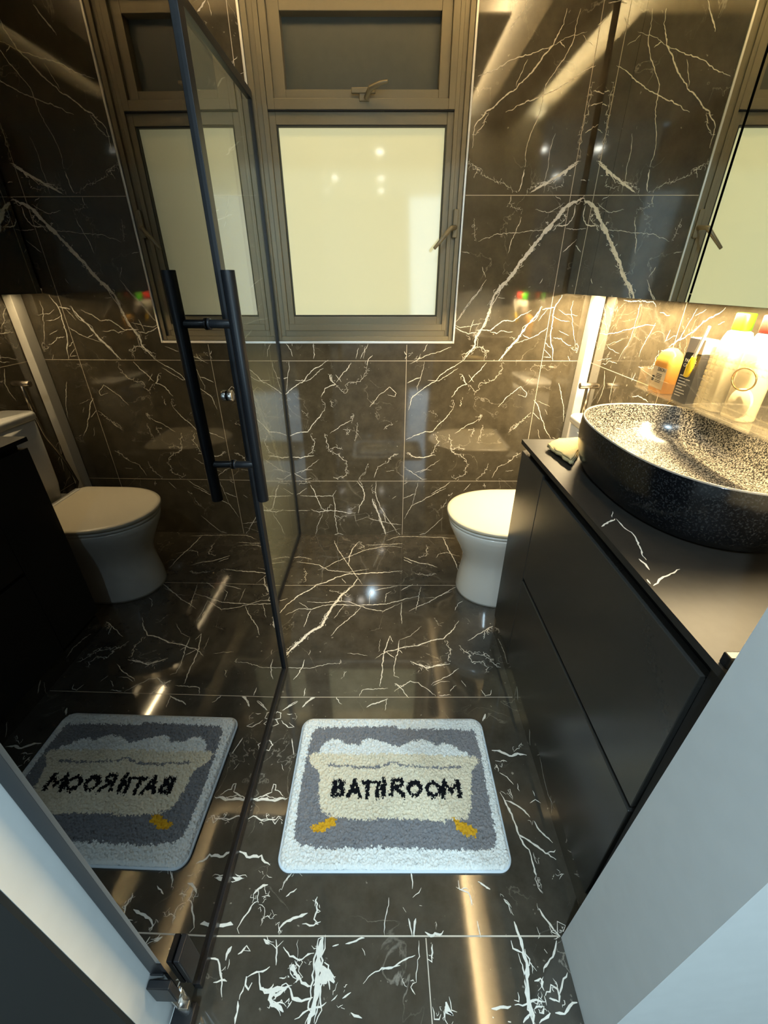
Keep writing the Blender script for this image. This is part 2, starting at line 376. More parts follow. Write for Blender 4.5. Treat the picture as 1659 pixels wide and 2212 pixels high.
# upper right of the window
bw.px(900, 0, 2.186, [
 ([(800,940),(780,937),(740,958),(700,985),(660,1030),(620,1075),(560,1150),(520,1200),(490,1240),(450,1300),(400,1350),(370,1390),(345,1440)],12),
 ([(700,990),(640,1060),(580,1130),(510,1220),(440,1310),(370,1390)],13,1), ([(690,1000),(700,1030),(650,1080)],5,1),
 ([(765,760),(700,810),(640,850),(600,870),(540,905)],7), ([(760,770),(690,830)],8,1), ([(640,850),(560,880),(520,905)],4,1), ([(690,840),(690,880),(620,890)],2,1),
 ([(530,0),(500,50),(455,115),(440,150)],3.8), ([(710,40),(690,110),(650,200),(600,270),(540,340),(470,415),(400,470),(330,530),(280,590),(265,650),(262,700)],3.8),
 ([(340,530),(300,600),(275,640)],5,1), ([(775,40),(755,110),(735,200),(700,270),(650,340),(610,400),(590,480),(570,560),(540,620),(520,700),(510,790)],2.6),
 ([(510,800),(495,860),(480,905)],3.4), ([(290,360),(370,330),(440,290),(540,255),(640,215)],2.4), ([(845,310),(790,335),(740,370),(690,405),(640,435),(580,455),(500,490),(420,530)],3.2),
 ([(640,215),(700,180),(805,150)],1.2), ([(675,195),(700,225)],2.6), ([(785,165),(830,215)],1.2), ([(655,630),(630,700),(615,800),(600,910)],1.5),
 ([(525,280),(500,330),(470,410)],2), ([(240,760),(300,810),(350,845),(400,860),(470,905)],2.4,1), ([(250,780),(300,800),(270,840)],3,1),
 ([(445,925),(437,965)],2.6), ([(495,1025),(470,1080),(445,1145),(432,1195)],2.4), ([(290,1140),(380,1105),(460,1100),(560,1090),(650,1075)],1.5),
 ([(330,1320),(300,1370),(240,1440),(190,1515)],2.4), ([(310,1260),(325,1310)],1.6), ([(215,1190),(250,1197)],1.5), ([(270,1040),(280,1140)],2,1), ([(595,1315),(580,1340)],2),
 ([(430,960),(500,1000)],2,1), ([(560,990),(620,1005),(700,960)],1.4), ([(655,925),(680,945)],2),
 ([(830,390),(815,470),(800,560),(770,640),(765,700),(775,745)],3.2,1), ([(835,430),(890,440)],3), ([(820,500),(885,480)],2.8), ([(795,628),(865,580)],2.6),
 ([(750,970),(740,1020),(710,1060),(650,1070)],3.4), ([(705,1080),(790,1085)],1.8), ([(690,1190),(755,1130)],2.6), ([(780,850),(800,855)],6,1), ([(905,15),(975,0)],2.5), ([(855,120),(890,85)],2.2),
])
# seen through the fixed panel
bw.px(300, 550, 2.458, [
 ([(580,660),(630,790),(660,870),(700,960),(740,1080),(768,1170)],11), ([(600,830),(680,860),(755,865)],3), ([(630,950),(690,890),(740,850)],1.6), ([(590,690),(640,740),(670,860)],2),
 ([(545,470),(600,400)],4), ([(540,375),(600,355),(690,335)],3.6), ([(590,180),(620,150),(662,120)],2), ([(610,330),(655,265)],2.4,1), ([(640,1280),(740,1285),(830,1280)],2),
 ([(640,1360),(720,1355),(835,1360)],2.6), ([(720,1230),(700,1290),(770,1340)],1.4), ([(690,660),(710,720),(680,600)],1.2), ([(700,650),(740,660)],2),
])
bw.px(380, 0, 4.425, [
 ([(205,110),(250,60),(285,0)],5), ([(340,150),(320,60),(300,0)],2), ([(400,830),(440,760),(470,740)],4), ([(480,1480),(540,1420),(610,1350)],5), ([(500,1430),(560,1410)],5,1),
 ([(340,2035),(410,2005)],3.5), ([(380,2110),(540,2050)],2.4), ([(505,1840),(490,2000),(460,2180)],2), ([(620,1310),(660,1300)],2), ([(490,540),(520,600),(590,540)],3,1), ([(270,200),(300,220)],4,1), ([(620,705),(650,695)],3),
 ([(150,2040),(250,2110),(330,2200)],1.5), ([(200,850),(240,860)],5,1),
])
for z in (0.33, 0.93): bw.line((XL, z), (XR, z))
bw.line((XL, 1.537), (-0.486, 1.537)); bw.line((0.314, 1.537), (XR, 1.537))
for x in (0.718, 0.102, 0.102-TW, 0.102-2*TW): bw.line((x, 0.0), (x, 0.999 if abs(x-0.102) < 0.01 else ZC))
WX0, WX1, WZ0, WZ1 = -0.478, 0.306, 1.012, 2.14
v = MB().box(XL, WX0, YB, YB+0.15, 0, ZC).box(WX1, XR, YB, YB+0.15, 0, ZC).box(WX0, WX1, YB, YB+0.15, 0, WZ0).box(WX0, WX1, YB, YB+0.15, WZ1, ZC)
bw.vs = [p for p in bw.vs]
# keep veins off the window opening
keep = []; 
for f, mi in zip(bw.fs, bw.mi):
    c = sum((Vector(bw.vs[i]) for i in f), Vector())/4
    if not (WX0 < c.x < WX1 and c.z > WZ0) and c.z > 0 and c.x < XR and c.x > XL: keep.append((f, mi))
bw.fs = [k[0] for k in keep]; bw.mi = [k[1] for k in keep]
struct(bw.finish('wall_back', (v.v, v.f), TRIO('marble_wall')))

# ---- right wall
rw = Slab('x', XR, (-1, 0, 0))
rw.wscale = 0.7
rw.px(1280, 640, 8.295, [
 ([(125,665),(260,670),(380,665),(500,620),(600,590),(700,590),(850,530),(1000,505),(1130,525)],3.6), ([(1130,480),(1100,550),(1030,680),(950,800),(890,900),(850,1010),(835,1090)],3.2),
 ([(850,150),(820,300),(760,500),(700,700),(630,880),(540,980),(490,1080),(450,1170)],2.2), ([(250,860),(330,940),(480,1030)],2), ([(540,770),(400,820),(250,870)],1.2),
 ([(80,1160),(200,1120),(350,1110)],2), ([(165,1215),(240,1215),(290,1160),(440,1210)],3), ([(300,1000),(250,1180)],3,1),
 ([(215,1330),(215,1450),(210,1600),(170,1740),(90,1920)],4.5), ([(420,1430),(370,1560),(340,1680),(310,1800),(310,1900)],4), ([(1400,600),(1330,770),(1290,820)],1.6), ([(1530,690),(1300,800)],1.5),
 ([(1659,600),(1560,760),(1450,860),(1370,910)],6), ([(1270,1160),(1180,1280),(1140,1380),(1050,1510),(990,1580)],3), ([(1200,1020),(1120,1180),(1090,1260)],5,1), ([(1340,1040),(1280,1140)],4,1),
 ([(1330,1290),(1280,1330),(1200,1490),(1100,1690)],4.5), ([(1290,1560),(1200,1600),(1150,1700)],3), ([(710,1800),(820,1780),(920,1840),(1000,1900)],4), ([(700,1520),(770,1370)],3), ([(700,1500),(715,1370)],2),
 ([(560,70),(700,90),(900,90),(1080,110),(1135,190)],5), ([(240,130),(210,220),(240,330),(220,450),(250,570)],3), ([(850,150),(830,260)],5,1), ([(990,1280),(1120,1290),(1080,1220)],4,1), ([(820,1265),(920,1290)],2.5),  # first ribbon paints the bright line of light below the cabinet, no vein
 ([(1230,970),(1340,990)],2.5), ([(1150,1300),(1180,1370)],4,1), ([(530,1440),(550,1370)],1.5), ([(1040,1720),(960,1780)],1.6), ([(1210,290),(1300,330),(1390,340)],2.5),
])
rw.px(1400, 620, 6.405, [([(1075,285),(960,370),(850,430),(770,500),(620,620),(470,720),(330,800)],5), ([(690,290),(600,440),(520,580)],2), ([(810,310),(650,400)],2), ([(1060,480),(970,520)],2), ([(310,590),(240,750)],1.5)])
rw.wscale = 1.0
# generic veins for the parts of the side wall the camera sees only in reflections
def generic(sl, u0, u1, v0, v1, n, seed):
    r = np.random.default_rng(seed)
    for _ in range(n):
        p = np.array([u0+(u1-u0)*r.random(), v0+(v1-v0)*r.random()]); an = r.normal()*0.5+math.pi*0.33; q = [tuple(p)]
        for _ in range(r.integers(4, 12)):
            an += r.normal()*0.3; p = p+np.array([math.cos(an), math.sin(an)])*0.045
            if not (u0 < p[0] < u1 and v0 < p[1] < v1): break
            q.append(tuple(p))
        if len(q) > 1: sl.draw(q, 1.5+2.5*r.random(), 1 if r.random() < 0.2 else 0)
generic(rw, 0.4, 2.0, 1.3, 2.3, 16, 3); generic(rw, 0.4, 2.0, 0.0, 0.8, 14, 4)
for z in (0.33, 0.93, 1.535): rw.line((0.35, z), (2.0, z))
for y in (1.42, 0.82): rw.line((y, 0), (y, ZC))
bx = boxv(XR, XR+0.15, 0.35, YB, 0, ZC)
struct(rw.finish('wall_right', bx, TRIO('marble_wall')))
# ---- shower wall on the left
lw = Slab('x', XL, (1, 0, 0)); generic(lw, 0.3, 2.0, 0, 2.3, 40, 5)
for z in (0.33, 0.93, 1.535): lw.line((0.27, z), (2.0, z))
struct(lw.finish('wall_left', boxv(XL-0.15, XL, 0.27, YB, 0, ZC), TRIO('marble_wall')))
# ---- floor
fl = Slab('z', 0.0, (0, 0, 1))
fl.px(560, 1140, 2.911, [
 ([(800,80),(880,55),(1000,56),(1100,60),(1230,66)],2.6), ([(1155,60),(1180,120),(1220,190),(1255,270)],3.4), ([(1110,190),(1130,165),(1180,155),(1260,180)],2),
 ([(910,185),(1000,222),(1060,230),(1120,250)],4.5), ([(910,200),(960,225)],4), ([(1000,190),(1050,170),(1060,110)],4,1), ([(980,290),(1050,300),(1110,290)],5,1), ([(630,85),(590,130),(570,180),(560,240)],3.6), ([(630,90),(655,120),(620,130)],5,1),
 ([(900,100),(800,105),(670,110)],2.6), ([(895,125),(820,115),(740,125),(650,145),(560,185),(480,215),(420,250),(370,265)],3), ([(480,110),(510,160),(550,215),(600,290),(650,355)],2.6),
 ([(205,190),(260,183),(330,200)],2.6), ([(235,215),(330,225),(380,235),(430,265),(500,275),(560,280),(620,270),(690,260)],3), ([(470,80),(490,130)],2),
 ([(900,270),(800,280),(700,285),(600,290),(560,290),(480,315),(420,345),(360,360),(300,400),(240,430),(180,480),(140,520),(115,560)],5.5),
 ([(280,260),(295,290),(280,345)],4,1), ([(620,320),(590,365)],4), ([(590,365),(550,400),(520,420),(490,460),(450,510),(420,560),(390,620),(330,650),(280,690),(230,740),(180,780),(150,830)],9),
 ([(420,560),(390,620),(330,650),(280,690),(230,740),(160,800)],12,1), ([(300,465),(400,470),(500,460),(560,465),(620,490),(700,515),(780,525),(850,490),(890,475)],3),
 ([(1005,430),(900,455),(800,480),(700,485),(620,490),(560,485),(450,485),(380,495),(330,515),(250,510),(165,550)],3.6), ([(110,465),(180,445)],2.6), ([(250,470),(310,510)],1.8),
 ([(1240,370),(1150,420),(1060,470),(1000,495),(940,525)],3.2), ([(1015,370),(1005,430),(985,520)],2.4), ([(1210,400),(1110,440),(1040,440)],1.5), ([(640,500),(600,540),(540,590),(490,630),(450,680)],3.2), ([(325,520),(300,570),(280,625)],2.4),
 ([(545,480),(510,520),(470,570)],2), ([(895,470),(892,530),(897,605)],2.6), ([(830,400),(800,420),(790,470)],2.6), ([(725,395),(800,380),(870,365)],3), ([(890,395),(965,355)],3), ([(700,390),(690,480)],1.5),
 ([(1255,585),(1220,640),(1150,700),(1080,710),(1000,740),(900,755),(850,770),(800,780),(735,820)],4), ([(825,680),(805,730),(790,780),(775,850),(770,920),(760,1000)],4), ([(880,710),(875,770),(855,850),(850,930),(880,945)],3),
 ([(790,775),(850,820)],2.4), ([(870,760),(900,790)],2.4), ([(820,680),(840,720)],2), ([(1020,620),(950,680),(880,710)],1.3), ([(160,878),(250,880),(340,878),(430,860),(520,850)],1.6), ([(285,830),(270,880),(240,925),(215,955)],3), ([(310,800),(320,770)],1.5),
 ([(555,790),(620,795),(680,805)],1.4), ([(1465,620),(1400,660),(1310,710)],2.6), ([(1200,855),(1130,865),(1060,880),(990,860),(950,840)],5), ([(1180,860),(1050,880),(960,845)],6,1), ([(1180,710),(1200,760),(1190,840)],5,1),
 ([(1260,740),(1310,800),(1340,850),(1400,850),(1440,880),(1420,910)],6,1), ([(1410,700),(1440,640),(1470,620)],6,1), ([(1410,780),(1440,830),(1520,880)],5,1), ([(1290,780),(1420,800),(1460,830)],4,1), ([(1255,885),(1180,940),(1100,970),(1080,990)],2.4), ([(1090,995),(1140,965),(1200,970)],1.4),
 ([(630,1060),(650,1020),(750,1010),(810,1010)],2.4), ([(850,1030),(900,1000),(950,965),(1000,975),(1040,1010),(1110,1060)],2.6), ([(860,980),(900,1020),(940,1070)],3.6), ([(850,980),(900,1000)],6,1),
 ([(675,1130),(740,1100),(810,1075)],4), ([(800,1075),(790,1150)],2), ([(290,1010),(280,1060)],3), ([(145,1150),(190,1120),(240,1090)],2.8), ([(270,1130),(310,1090),(350,1070)],5), ([(485,1065),(520,1110)],2.6),
 ([(1130,1055),(1200,1050)],2.4), ([(1395,1020),(1420,1060),(1450,1050),(1460,1020)],2.4), ([(1230,520),(1250,480),(1280,460)],2.6), ([(530,940),(550,905)],4,1), ([(1200,1030),(1240,990)],1.6), ([(1270,960),(1300,1000)],2),
 ([(1100,570),(1150,620)],1.6,1), ([(750,780),(760,700)],1,0), ([(510,830),(515,850)],4,1), ([(1010,880),(1020,900)],4,1), ([(440,395),(520,410),(570,440)],4,1), ([(520,320),(545,350)],2),
])
fl.px(500, 1500, 4.254, [
 ([(180,970),(250,965),(330,960),(400,970),(450,955),(510,960)],6.5), ([(270,945),(330,910),(370,900),(390,830),(410,830),(400,880),(450,900),(475,935)],2.6), ([(160,1080),(190,1060)],4,1),
 ([(130,1155),(200,1120),(240,1140),(270,1160),(330,1145),(380,1150),(400,1190),(440,1140),(470,1160)],3), ([(240,1140),(300,1150),(380,1150),(460,1130)],7,1), ([(55,1435),(110,1440),(145,1490),(250,1500),(270,1490),(310,1540),(355,1570)],5.5),
 ([(10,1680),(50,1695),(100,1690)],6.5), ([(335,415),(380,465),(345,520),(305,510)],3), ([(465,150),(530,110),(610,65)],3), ([(390,210),(420,160),(460,170),(450,220),(400,230),(430,270),(365,300)],3), ([(460,240),(520,310),(575,300),(530,260)],2.6),
 ([(555,405),(570,510),(575,560)],2.4), ([(720,40),(770,25)],5), ([(650,120),(700,60)],2.4), ([(560,1610),(510,1690),(460,1800)],4,1), ([(600,1785),(540,1810),(500,1860)],3), ([(335,1750),(290,1755),(250,1800),(200,1840)],4.4),
 ([(240,1900),(180,1930),(100,2080),(60,2150),(70,2200)],2.8), ([(200,1840),(190,1920)],4,1), ([(250,1930),(290,2000),(300,2050),(390,2060)],4,1), ([(280,1860),(350,1880),(350,1810)],4,1), ([(370,1980),(390,2030)],5,1),
 ([(700,2010),(620,2040),(540,2070),(480,2110),(450,2150),(430,2190)],5), ([(650,2110),(720,2110),(780,2095),(820,2090)],3.4), ([(790,1860),(800,1950),(770,2060),(790,2100)],8,1), ([(510,180),(560,180)],2.4), ([(590,190),(580,240)],2,1), ([(460,640),(480,700)],1,0),
 ([(240,460),(235,490)],2), ([(310,1660),(280,1700)],4,1), ([(250,1620),(270,1640)],4,1), ([(620,1640),(650,1670)],1.5), ([(430,2110),(460,2190)],5,1), ([(270,1760),(240,1900)],5,1),
])
fl.px(400, 1990, 3.770, [
 ([(1125,130),(1100,200),(1080,300),(1075,400),(1070,520),(1065,600),(1040,700),(1000,860)],11), ([(1090,370),(1140,410),(1180,460),(1215,500)],13), ([(1100,430),(1140,470),(1150,510)],16), ([(1100,480),(1130,530)],9,1),
 ([(190,295),(265,315),(275,400),(290,480),(300,620)],3), ([(380,205),(345,270),(330,320)],6), ([(360,310),(345,390)],5,1), ([(230,500),(290,485),(340,490)],3.4), ([(290,400),(300,450)],6,1), ([(430,270),(480,220),(500,200),(525,240),(480,240)],3.4),
 ([(740,150),(750,200),(745,260),(740,360)],3.6), ([(640,145),(690,180)],6.5), ([(800,210),(850,290),(930,310),(1050,260)],3), ([(690,180),(740,215),(800,160)],2), ([(690,370),(580,410),(540,440),(500,460)],2.6), ([(500,450),(490,520),(515,545),(545,500)],6),
 ([(480,530),(440,640)],2.6), ([(600,410),(605,500),(615,550),(680,560),(720,520)],4), ([(610,540),(680,560),(720,510)],9,1), ([(430,650),(415,740),(405,837)],3.6), ([(840,530),(780,540),(720,570),(690,630),(710,680),(780,700),(800,740)],8), ([(840,530),(780,540),(720,570),(690,630),(710,680),(780,700),(800,740)],11,1),
 ([(840,530),(870,590),(880,620),(950,640),(1040,620)],5), ([(850,360),(900,420),(920,470),(900,500)],7), ([(850,360),(900,420),(940,470)],9,1), ([(930,440),(950,500),(1030,530)],4), ([(830,710),(870,650)],3), ([(930,300),(930,380)],3,1), ([(970,330),(985,345)],6,1),
 ([(1150,660),(1050,720),(960,750),(890,800)],3), ([(1090,640),(1070,740),(1050,830)],2), ([(1350,580),(1280,630)],3), ([(1240,600),(1190,650)],5,1), ([(1350,745),(1440,790)],3.4), ([(1750,360),(1660,385),(1580,410),(1520,440),(1450,510)],2.4), ([(1200,205),(1250,190)],3),
 ([(1305,185),(1390,150),(1460,137)],3), ([(1300,560),(1290,580)],5,1), ([(1270,705),(1300,715)],5,1), ([(1030,200),(1080,215)],4,1), ([(920,150),(915,300)],1), ([(1440,220),(1465,280)],1.4), ([(110,25),(180,25)],3), ([(260,28),(390,30)],6), ([(60,123),(150,125)],2),
])
fl.px(820, 1870, 3.770, [
 ([(1095,455),(1130,570),(1160,680),(1190,790)],6), ([(1160,700),(1190,790),(1190,950),(1200,1080),(1220,1150),(1250,1220),(1260,1320)],9), ([(910,1165),(980,1145),(1070,1145)],4.4), ([(1100,1135),(1190,1120),(1250,1105),(1330,1110)],3.6), ([(1250,1110),(1340,1110)],5,1),
 ([(1440,610),(1400,730),(1350,810),(1335,870)],3.4), ([(1530,870),(1480,950),(1465,1050)],3.2), ([(1350,1060),(1400,1000),(1450,1060),(1470,1120),(1380,1080)],8,1), ([(1260,1170),(1330,1150),(1300,1200)],7,1), ([(1610,1115),(1550,1150),(1500,1190),(1430,1200)],4.4),
 ([(1390,1200),(1350,1260),(1300,1285)],4.4), ([(1370,1180),(1390,1210)],6,1), ([(1260,940),(1310,910),(1340,1020)],3), ([(1290,920),(1290,1020)],3,1), ([(1070,610),(1090,670),(1160,710)],3.4), ([(1220,790),(1280,860)],1.5), ([(1300,350),(1330,400),(1400,510),(1470,580)],4), ([(1380,490),(1440,540),(1490,500),(1470,580)],5,1),
 ([(1285,340),(1310,370)],4,1), ([(1255,0),(1275,80)],4), ([(1275,80),(1330,220)],2,1), ([(1010,270),(1050,320),(1070,390)],2.6), ([(235,430),(265,570)],4), ([(280,580),(295,430)],5), ([(370,540),(440,580),(450,560),(490,580),(520,530)],4.2), ([(255,50),(265,190)],2.4), ([(270,260),(320,220),(340,180)],1.7),
 ([(75,260),(50,440),(42,570)],1.6), ([(795,450),(825,590)],2.6), ([(800,130),(850,155),(900,195)],2.8), ([(20,850),(120,820),(160,790),(290,730)],2.4), ([(320,610),(325,740),(300,950)],1.8), ([(300,950),(250,990),(290,1050)],5,1), ([(430,640),(420,740),(425,780),(390,760)],3), ([(380,680),(390,740)],4,1),
 ([(540,1110),(560,1180),(600,1220)],9), ([(530,1150),(590,1220),(530,1190)],8,1), ([(430,1150),(450,1240),(500,1210)],6,1), ([(640,120),(650,190),(690,210),(720,220),(750,330)],2.8), ([(640,180),(730,210)],5,1), ([(1285,820),(1290,830)],7,1), ([(1045,1270),(1070,1275)],6), ([(920,1235),(930,1240)],5),
 ([(1340,680),(1365,715)],3), ([(1460,80),(1500,70)],4,1), ([(1340,1060),(1360,1140)],2), ([(1170,1280),(1200,1220),(1230,1200)],4), ([(1125,1030),(1135,1110),(1095,1095)],2.6), ([(190,340),(215,380)],2), ([(455,480),(460,520)],3,1), ([(325,325),(345,328)],2.5), ([(1280,500),(1310,580)],3,1),
])
fl.px(1020, 1500, 4.254, [
 ([(180,515),(250,525),(340,560),(420,550),(500,560)],6), ([(380,530),(400,490),(470,470)],4,1), ([(210,610),(260,630),(320,620)],5,1), ([(215,640),(240,710)],6,1), ([(250,720),(320,760),(380,830)],2.2),
 ([(255,900),(300,980),(350,1080),(410,1220),(430,1290),(500,1330),(600,1400),(700,1470),(770,1520)],4.6), ([(430,1290),(465,1380),(520,1430),(560,1550),(590,1660)],3.6), ([(590,1660),(650,1830)],3,1), ([(300,975),(380,1005),(450,1060),(530,1130)],3.6),
 ([(570,1165),(620,1250),(740,1365)],3.6), ([(560,1160),(550,1200)],5,1), ([(120,180),(95,245)],5), ([(530,1000),(580,970),(630,1000)],2), ([(555,885),(575,935)],2.2), ([(765,1430),(755,1455),(690,1455)],2.4), ([(60,1720),(165,1790)],3), ([(835,1650),(800,1700)],3,1),
 ([(415,820),(435,890)],2.2), ([(350,870),(370,970)],4,1), ([(740,1690),(735,1700)],6,1), ([(290,1880),(360,1960)],3,1), ([(260,890),(310,920)],2), ([(560,1470),(600,1560)],3,1),
])
for y in (1.245, 0.948, 0.350): pass
for y in (1.552, 0.950): fl.line((-1.34, y), (0.44 if y < 1 else 0.915, y))
fl.line((-0.395, 0.352), (0.384, 0.352), 0.0028)
fl.line((0.098, 2.0), (0.088, 0.349)); fl.line((0.091, 0.349), (0.096, 0.0)); fl.line((-0.52, 2.0), (-0.52, 0.27)); fl.line((-1.12, 2.0), (-1.12, 0.27))
generic(fl, -1.35, -0.5, 0.3, 2.0, 30, 8); generic(fl, -0.40, 0.37, -0.6, 0.22, 14, 9)
keep = [(f, mi) for f, mi in zip(fl.fs, fl.mi) if all(p[1] < 2.0 and p[0] < 0.92 and (p[1] > 0.35 or -0.40 < p[0] < 0.384 or p[0] < -0.5 and p[1] > .27) for p in (fl.vs[i] for i in f))]
fl.fs = [k[0] for k in keep]; fl.mi = [k[1] for k in keep]
v = MB().box(XL, XR, 0.2, YB, -0.1, 0.0).box(-1.9, 1.9, -4.6, 0.2, -0.1, 0.0)
struct(fl.finish('floor', (v.v, v.f), TRIO('marble_floor')))
# ---- front walls with the doorway the camera looks through
v = MB(); q, f = boxv(0.385, 1.9, 0.2, 0.35, 0, 2.45)
LEAN = 0.036                                                         # the plastered reveal runs slightly out of plumb
v.add(([(x+LEAN*z if x < 1 else x, y, z) for x, y, z in q], f)); v.box(-0.41, 0.385+LEAN*2.25, 0.2, 0.30, 2.25, 2.45)
o = build('wall_front', v.v, v.f, M['paint'], base=(0, 0, 0)); struct(o)
struct(box('wall_front_left', XL-0.15, -0.41, 0.197, 0.272, 0, 2.45, M['paint']))
struct(box('trim_2', -1.30, -0.4105, 0.190, 0.1965, 0.002, 2.2, M['door_dark']), 'dark grey door surround beside the white jamb', 'door surround')
struct(box('trim_1', -0.411, -0.4085, 0.197, 0.25, 0.0, 0.006, M['paint']))
# hall behind the camera
struct(box('wall_hall_left', -1.95, -1.9, -4.6, 0.2, 0, 2.45, M['hall_wall'])); struct(box('wall_hall_right', 1.9, 1.95, -4.6, 0.2, 0, 2.45, M['hall_wall']))
struct(box('wall_hall_back', -1.95, 1.95, -4.65, -4.6, 0, 2.45, M['hall_wall'])); struct(box('ceiling_hall', -1.95, 1.95, -4.65, 0.2, 2.4, 2.45, M['ceiling']))
# ---- ceiling: a dropped panel with a lit cove to the window side and over the vanity
struct(box('ceiling', XL-0.15, XR+0.15, 0.2, YB+0.15, ZC, ZC+0.05, M['ceiling']))
SZ = 2.17
struct(box('ceiling_panel', XL, 0.505, 0.30, 1.60, SZ, SZ+0.008, M['ceiling']))
struct(box('ceiling_soffit', 0.635, XR, 0.35, YB, SZ, SZ+0.008, M['ceiling']))
# cove lamps standing on the hidden top edges
EM = mat('led_strip', (0.9, 0.8, 0.6), 0.5, emit=(1.0, 0.76, 0.42), es=4.0)
t = tag(box('cove_light', -1.2, 0.43, 1.565, 1.585, SZ+0.0085, SZ+0.0125, EM), 'warm light strip in the ceiling cove near the window', 'light')
t = tag(box('cove_light', 0.478, 0.498, 0.4, 1.55, SZ+0.0085, SZ+0.0125, EM), 'warm light strip in the ceiling cove above the vanity', 'light')
# hall downlights
DL = mat('downlight_lens', (0.9, 0.9, 0.9), 0.4, emit=(1.0, 0.95, 0.85), es=60)
for (px, py) in ((745, 236), (675, 240), (820, 325), (703, 323), (723, 382), (823, 383), (823, 410)):
    e = ray(px, py); ym = 2.04; tt = ym/e[1]; z = CAMZ+tt*e[2]; k = (2.395-z)/e[2]
    X = e[0]*(tt+k); Y = ym-k*e[1]
    q = thing('downlight', 'round recessed downlight in the hall ceiling', 'light', (X, Y, 2.385), 0, 'downlights in the hall ceiling')
    tube('trim_ring', [(X, Y, 2.385), (X, Y, 2.398)], 0.05, M['ceiling'], q)
    tube('lens', [(X, Y, 2.383), (X, Y, 2.386)], 0.038, DL, q)
# ------------------------------------------------------------------ WINDOW
wn = bpy.data.objects.new('window_1', None); COL.objects.link(wn); wn.location = (-0.086, YB, WZ0); wn['kind'] = 'structure'
wn['label'] = 'bronze aluminium window with a small dark top pane over a large glowing frosted pane'; wn['category'] = 'window'
def frame(name, x0, x1, z0, z1, wl, wr, wb, wt, y0, y1, m, parent=wn, bevel=0.0015):
    v = MB().box(x0, x0+wl, y0, y1, z0, z1).box(x1-wr, x1, y0, y1, z0, z1).box(x0+wl, x1-wr, y0, y1, z0, z0+wb)
    if wt: v.box(x0+wl, x1-wr, y0, y1, z1-wt, z1)
    return v.out(name, m, parent, bevel=bevel)
# polished edge trim round the opening
frame('edge_trim', WX0-0.006, WX1+0.006, WZ0-0.008, 2.15, 0.008, 0.008, 0.010, 0, YB-0.004, YB+0.02, M['edge_trim'])
frame('outer_frame', WX0+0.003, WX1-0.003, WZ0+0.003, 2.14, 0.020, 0.018, 0.018, 0.02, YB+0.004, YB+0.10, M['alu'])
frame('middle_frame', WX0+0.022, WX1-0.020, WZ0+0.020, 2.13, 0.020, 0.018, 0.026, 0.02, YB+0.016, YB+0.10, M['alu'])
frame('inner_frame', WX0+0.042, WX1-0.037, WZ0+0.044, 2.12, 0.018, 0.016, 0.026, 0.02, YB+0.010, YB+0.10, M['alu'])
frame('sash_frame', WX0+0.060, WX1-0.052, WZ0+0.068, 1.783, 0.024, 0.024, 0.032, 0.036, YB+0.020, YB+0.09, M['alu'])
frame('glazing_bead', WX0+0.086, WX1-0.078, WZ0+0.101, 1.747, 0.003, 0.003, 0.004, 0.004, YB+0.022, YB+0.05, M['alu_dark'], bevel=0)
box('transom', WX0+0.058, WX1-0.050, YB+0.012, YB+0.09, 1.783, 1.798, M['alu_dark'], wn)
frame('top_sash', WX0+0.062, WX1-0.052, 1.786, 2.10, 0.024, 0.024, 0.030, 0.03, YB+0.008, YB+0.07, M['alu'])
frame('top_sash_step', WX0+0.086, WX1-0.076, 1.816, 2.085, 0.042, 0.036, 0.027, 0.05, YB+0.024, YB+0.07, M['alu'])
box('top_pane', -0.37, 0.22, YB+0.062, YB+0.068, 1.82, 2.06, M['top_pane'], wn)
box('frosted_pane', WX0+0.08, WX1-0.072, YB+0.040, YB+0.046, WZ0+0.09, 1.755, M['lit_pane'], wn)
# handles
h = MB().box(-0.115, -0.030, YB-0.002, YB+0.010, 1.826, 1.842).box(-0.088, -0.052, YB+0.002, YB+0.012, 1.806, 1.83).out('top_handle', M['alu'], wn, bevel=0.003)
a = at(790, 212, 'y', YB-0.008); b = at(800, 190, 'y', YB-0.03); c_ = at(838, 175, 'y', YB-0.045)
tube('lever', [a, b, [(b[i]*0.4+c_[i]*0.6)+(0, 0, 0.003)[i] for i in range(3)], c_], [0.008, 0.009, 0.007, 0.005], M['alu'], h)
a = at(985, 465, 'y', YB); b = at(975, 492, 'y', YB-0.035); c_ = at(938, 537, 'y', YB-0.055)
h = MB().box(a[0]-0.010, a[0]+0.010, YB-0.004, YB+0.012, a[2]-0.075, a[2]+0.02).out('side_handle', M['alu'], wn, bevel=0.003)
tube('lever', [(a[0], YB, a[2]-0.04), b, c_], [0.009, 0.009, 0.006], M['alu'], h)
# ------------------------------------------------------------------ SHOWER DOOR
TH = math.atan(0.016)
sd = thing('shower_door', 'smoked glass shower door in a slim black frame with a long tubular pull', 'shower door', (-0.377, 0.25, 0.0), -TH)
L_ = 0.825
def dpart(name, x0, x1, y0, y1, z0, z1, m, bevel=0.001, parent=sd):
    v, f = boxv(x0, x1, y0, y1, z0, z1); me = bpy.data.meshes.new(name); me.from_pydata(v, [], f)
    o = link(name, me, m, parent)
    if bevel: bev(o, bevel)
    return o
def dtube(name, pts, r, m, parent=sd, n=20):
    v, f = tubev(pts, r, n); me = bpy.data.meshes.new(name); me.from_pydata(v, [], f); o = link(name, me, m, parent, True); bev(o, 0.001, 2); return o
tag(dpart('glass_pane', -0.004, 0.004, -0.002, L_-0.02, 0.031, 2.16, M['door_glass'], 0), 'dark reflective glass pane')
dpart('latch_stile', -0.012, 0.012, L_-0.028, L_, 0.004, 2.18, M['black_metal'])
dpart('bottom_rail', -0.012, 0.012, 0.024, L_-0.028, 0.003, 0.030, M['black_metal'])
dpart('top_rail', -0.012, 0.012, 0.024, L_-0.028, 2.155, 2.18, M['black_metal'])
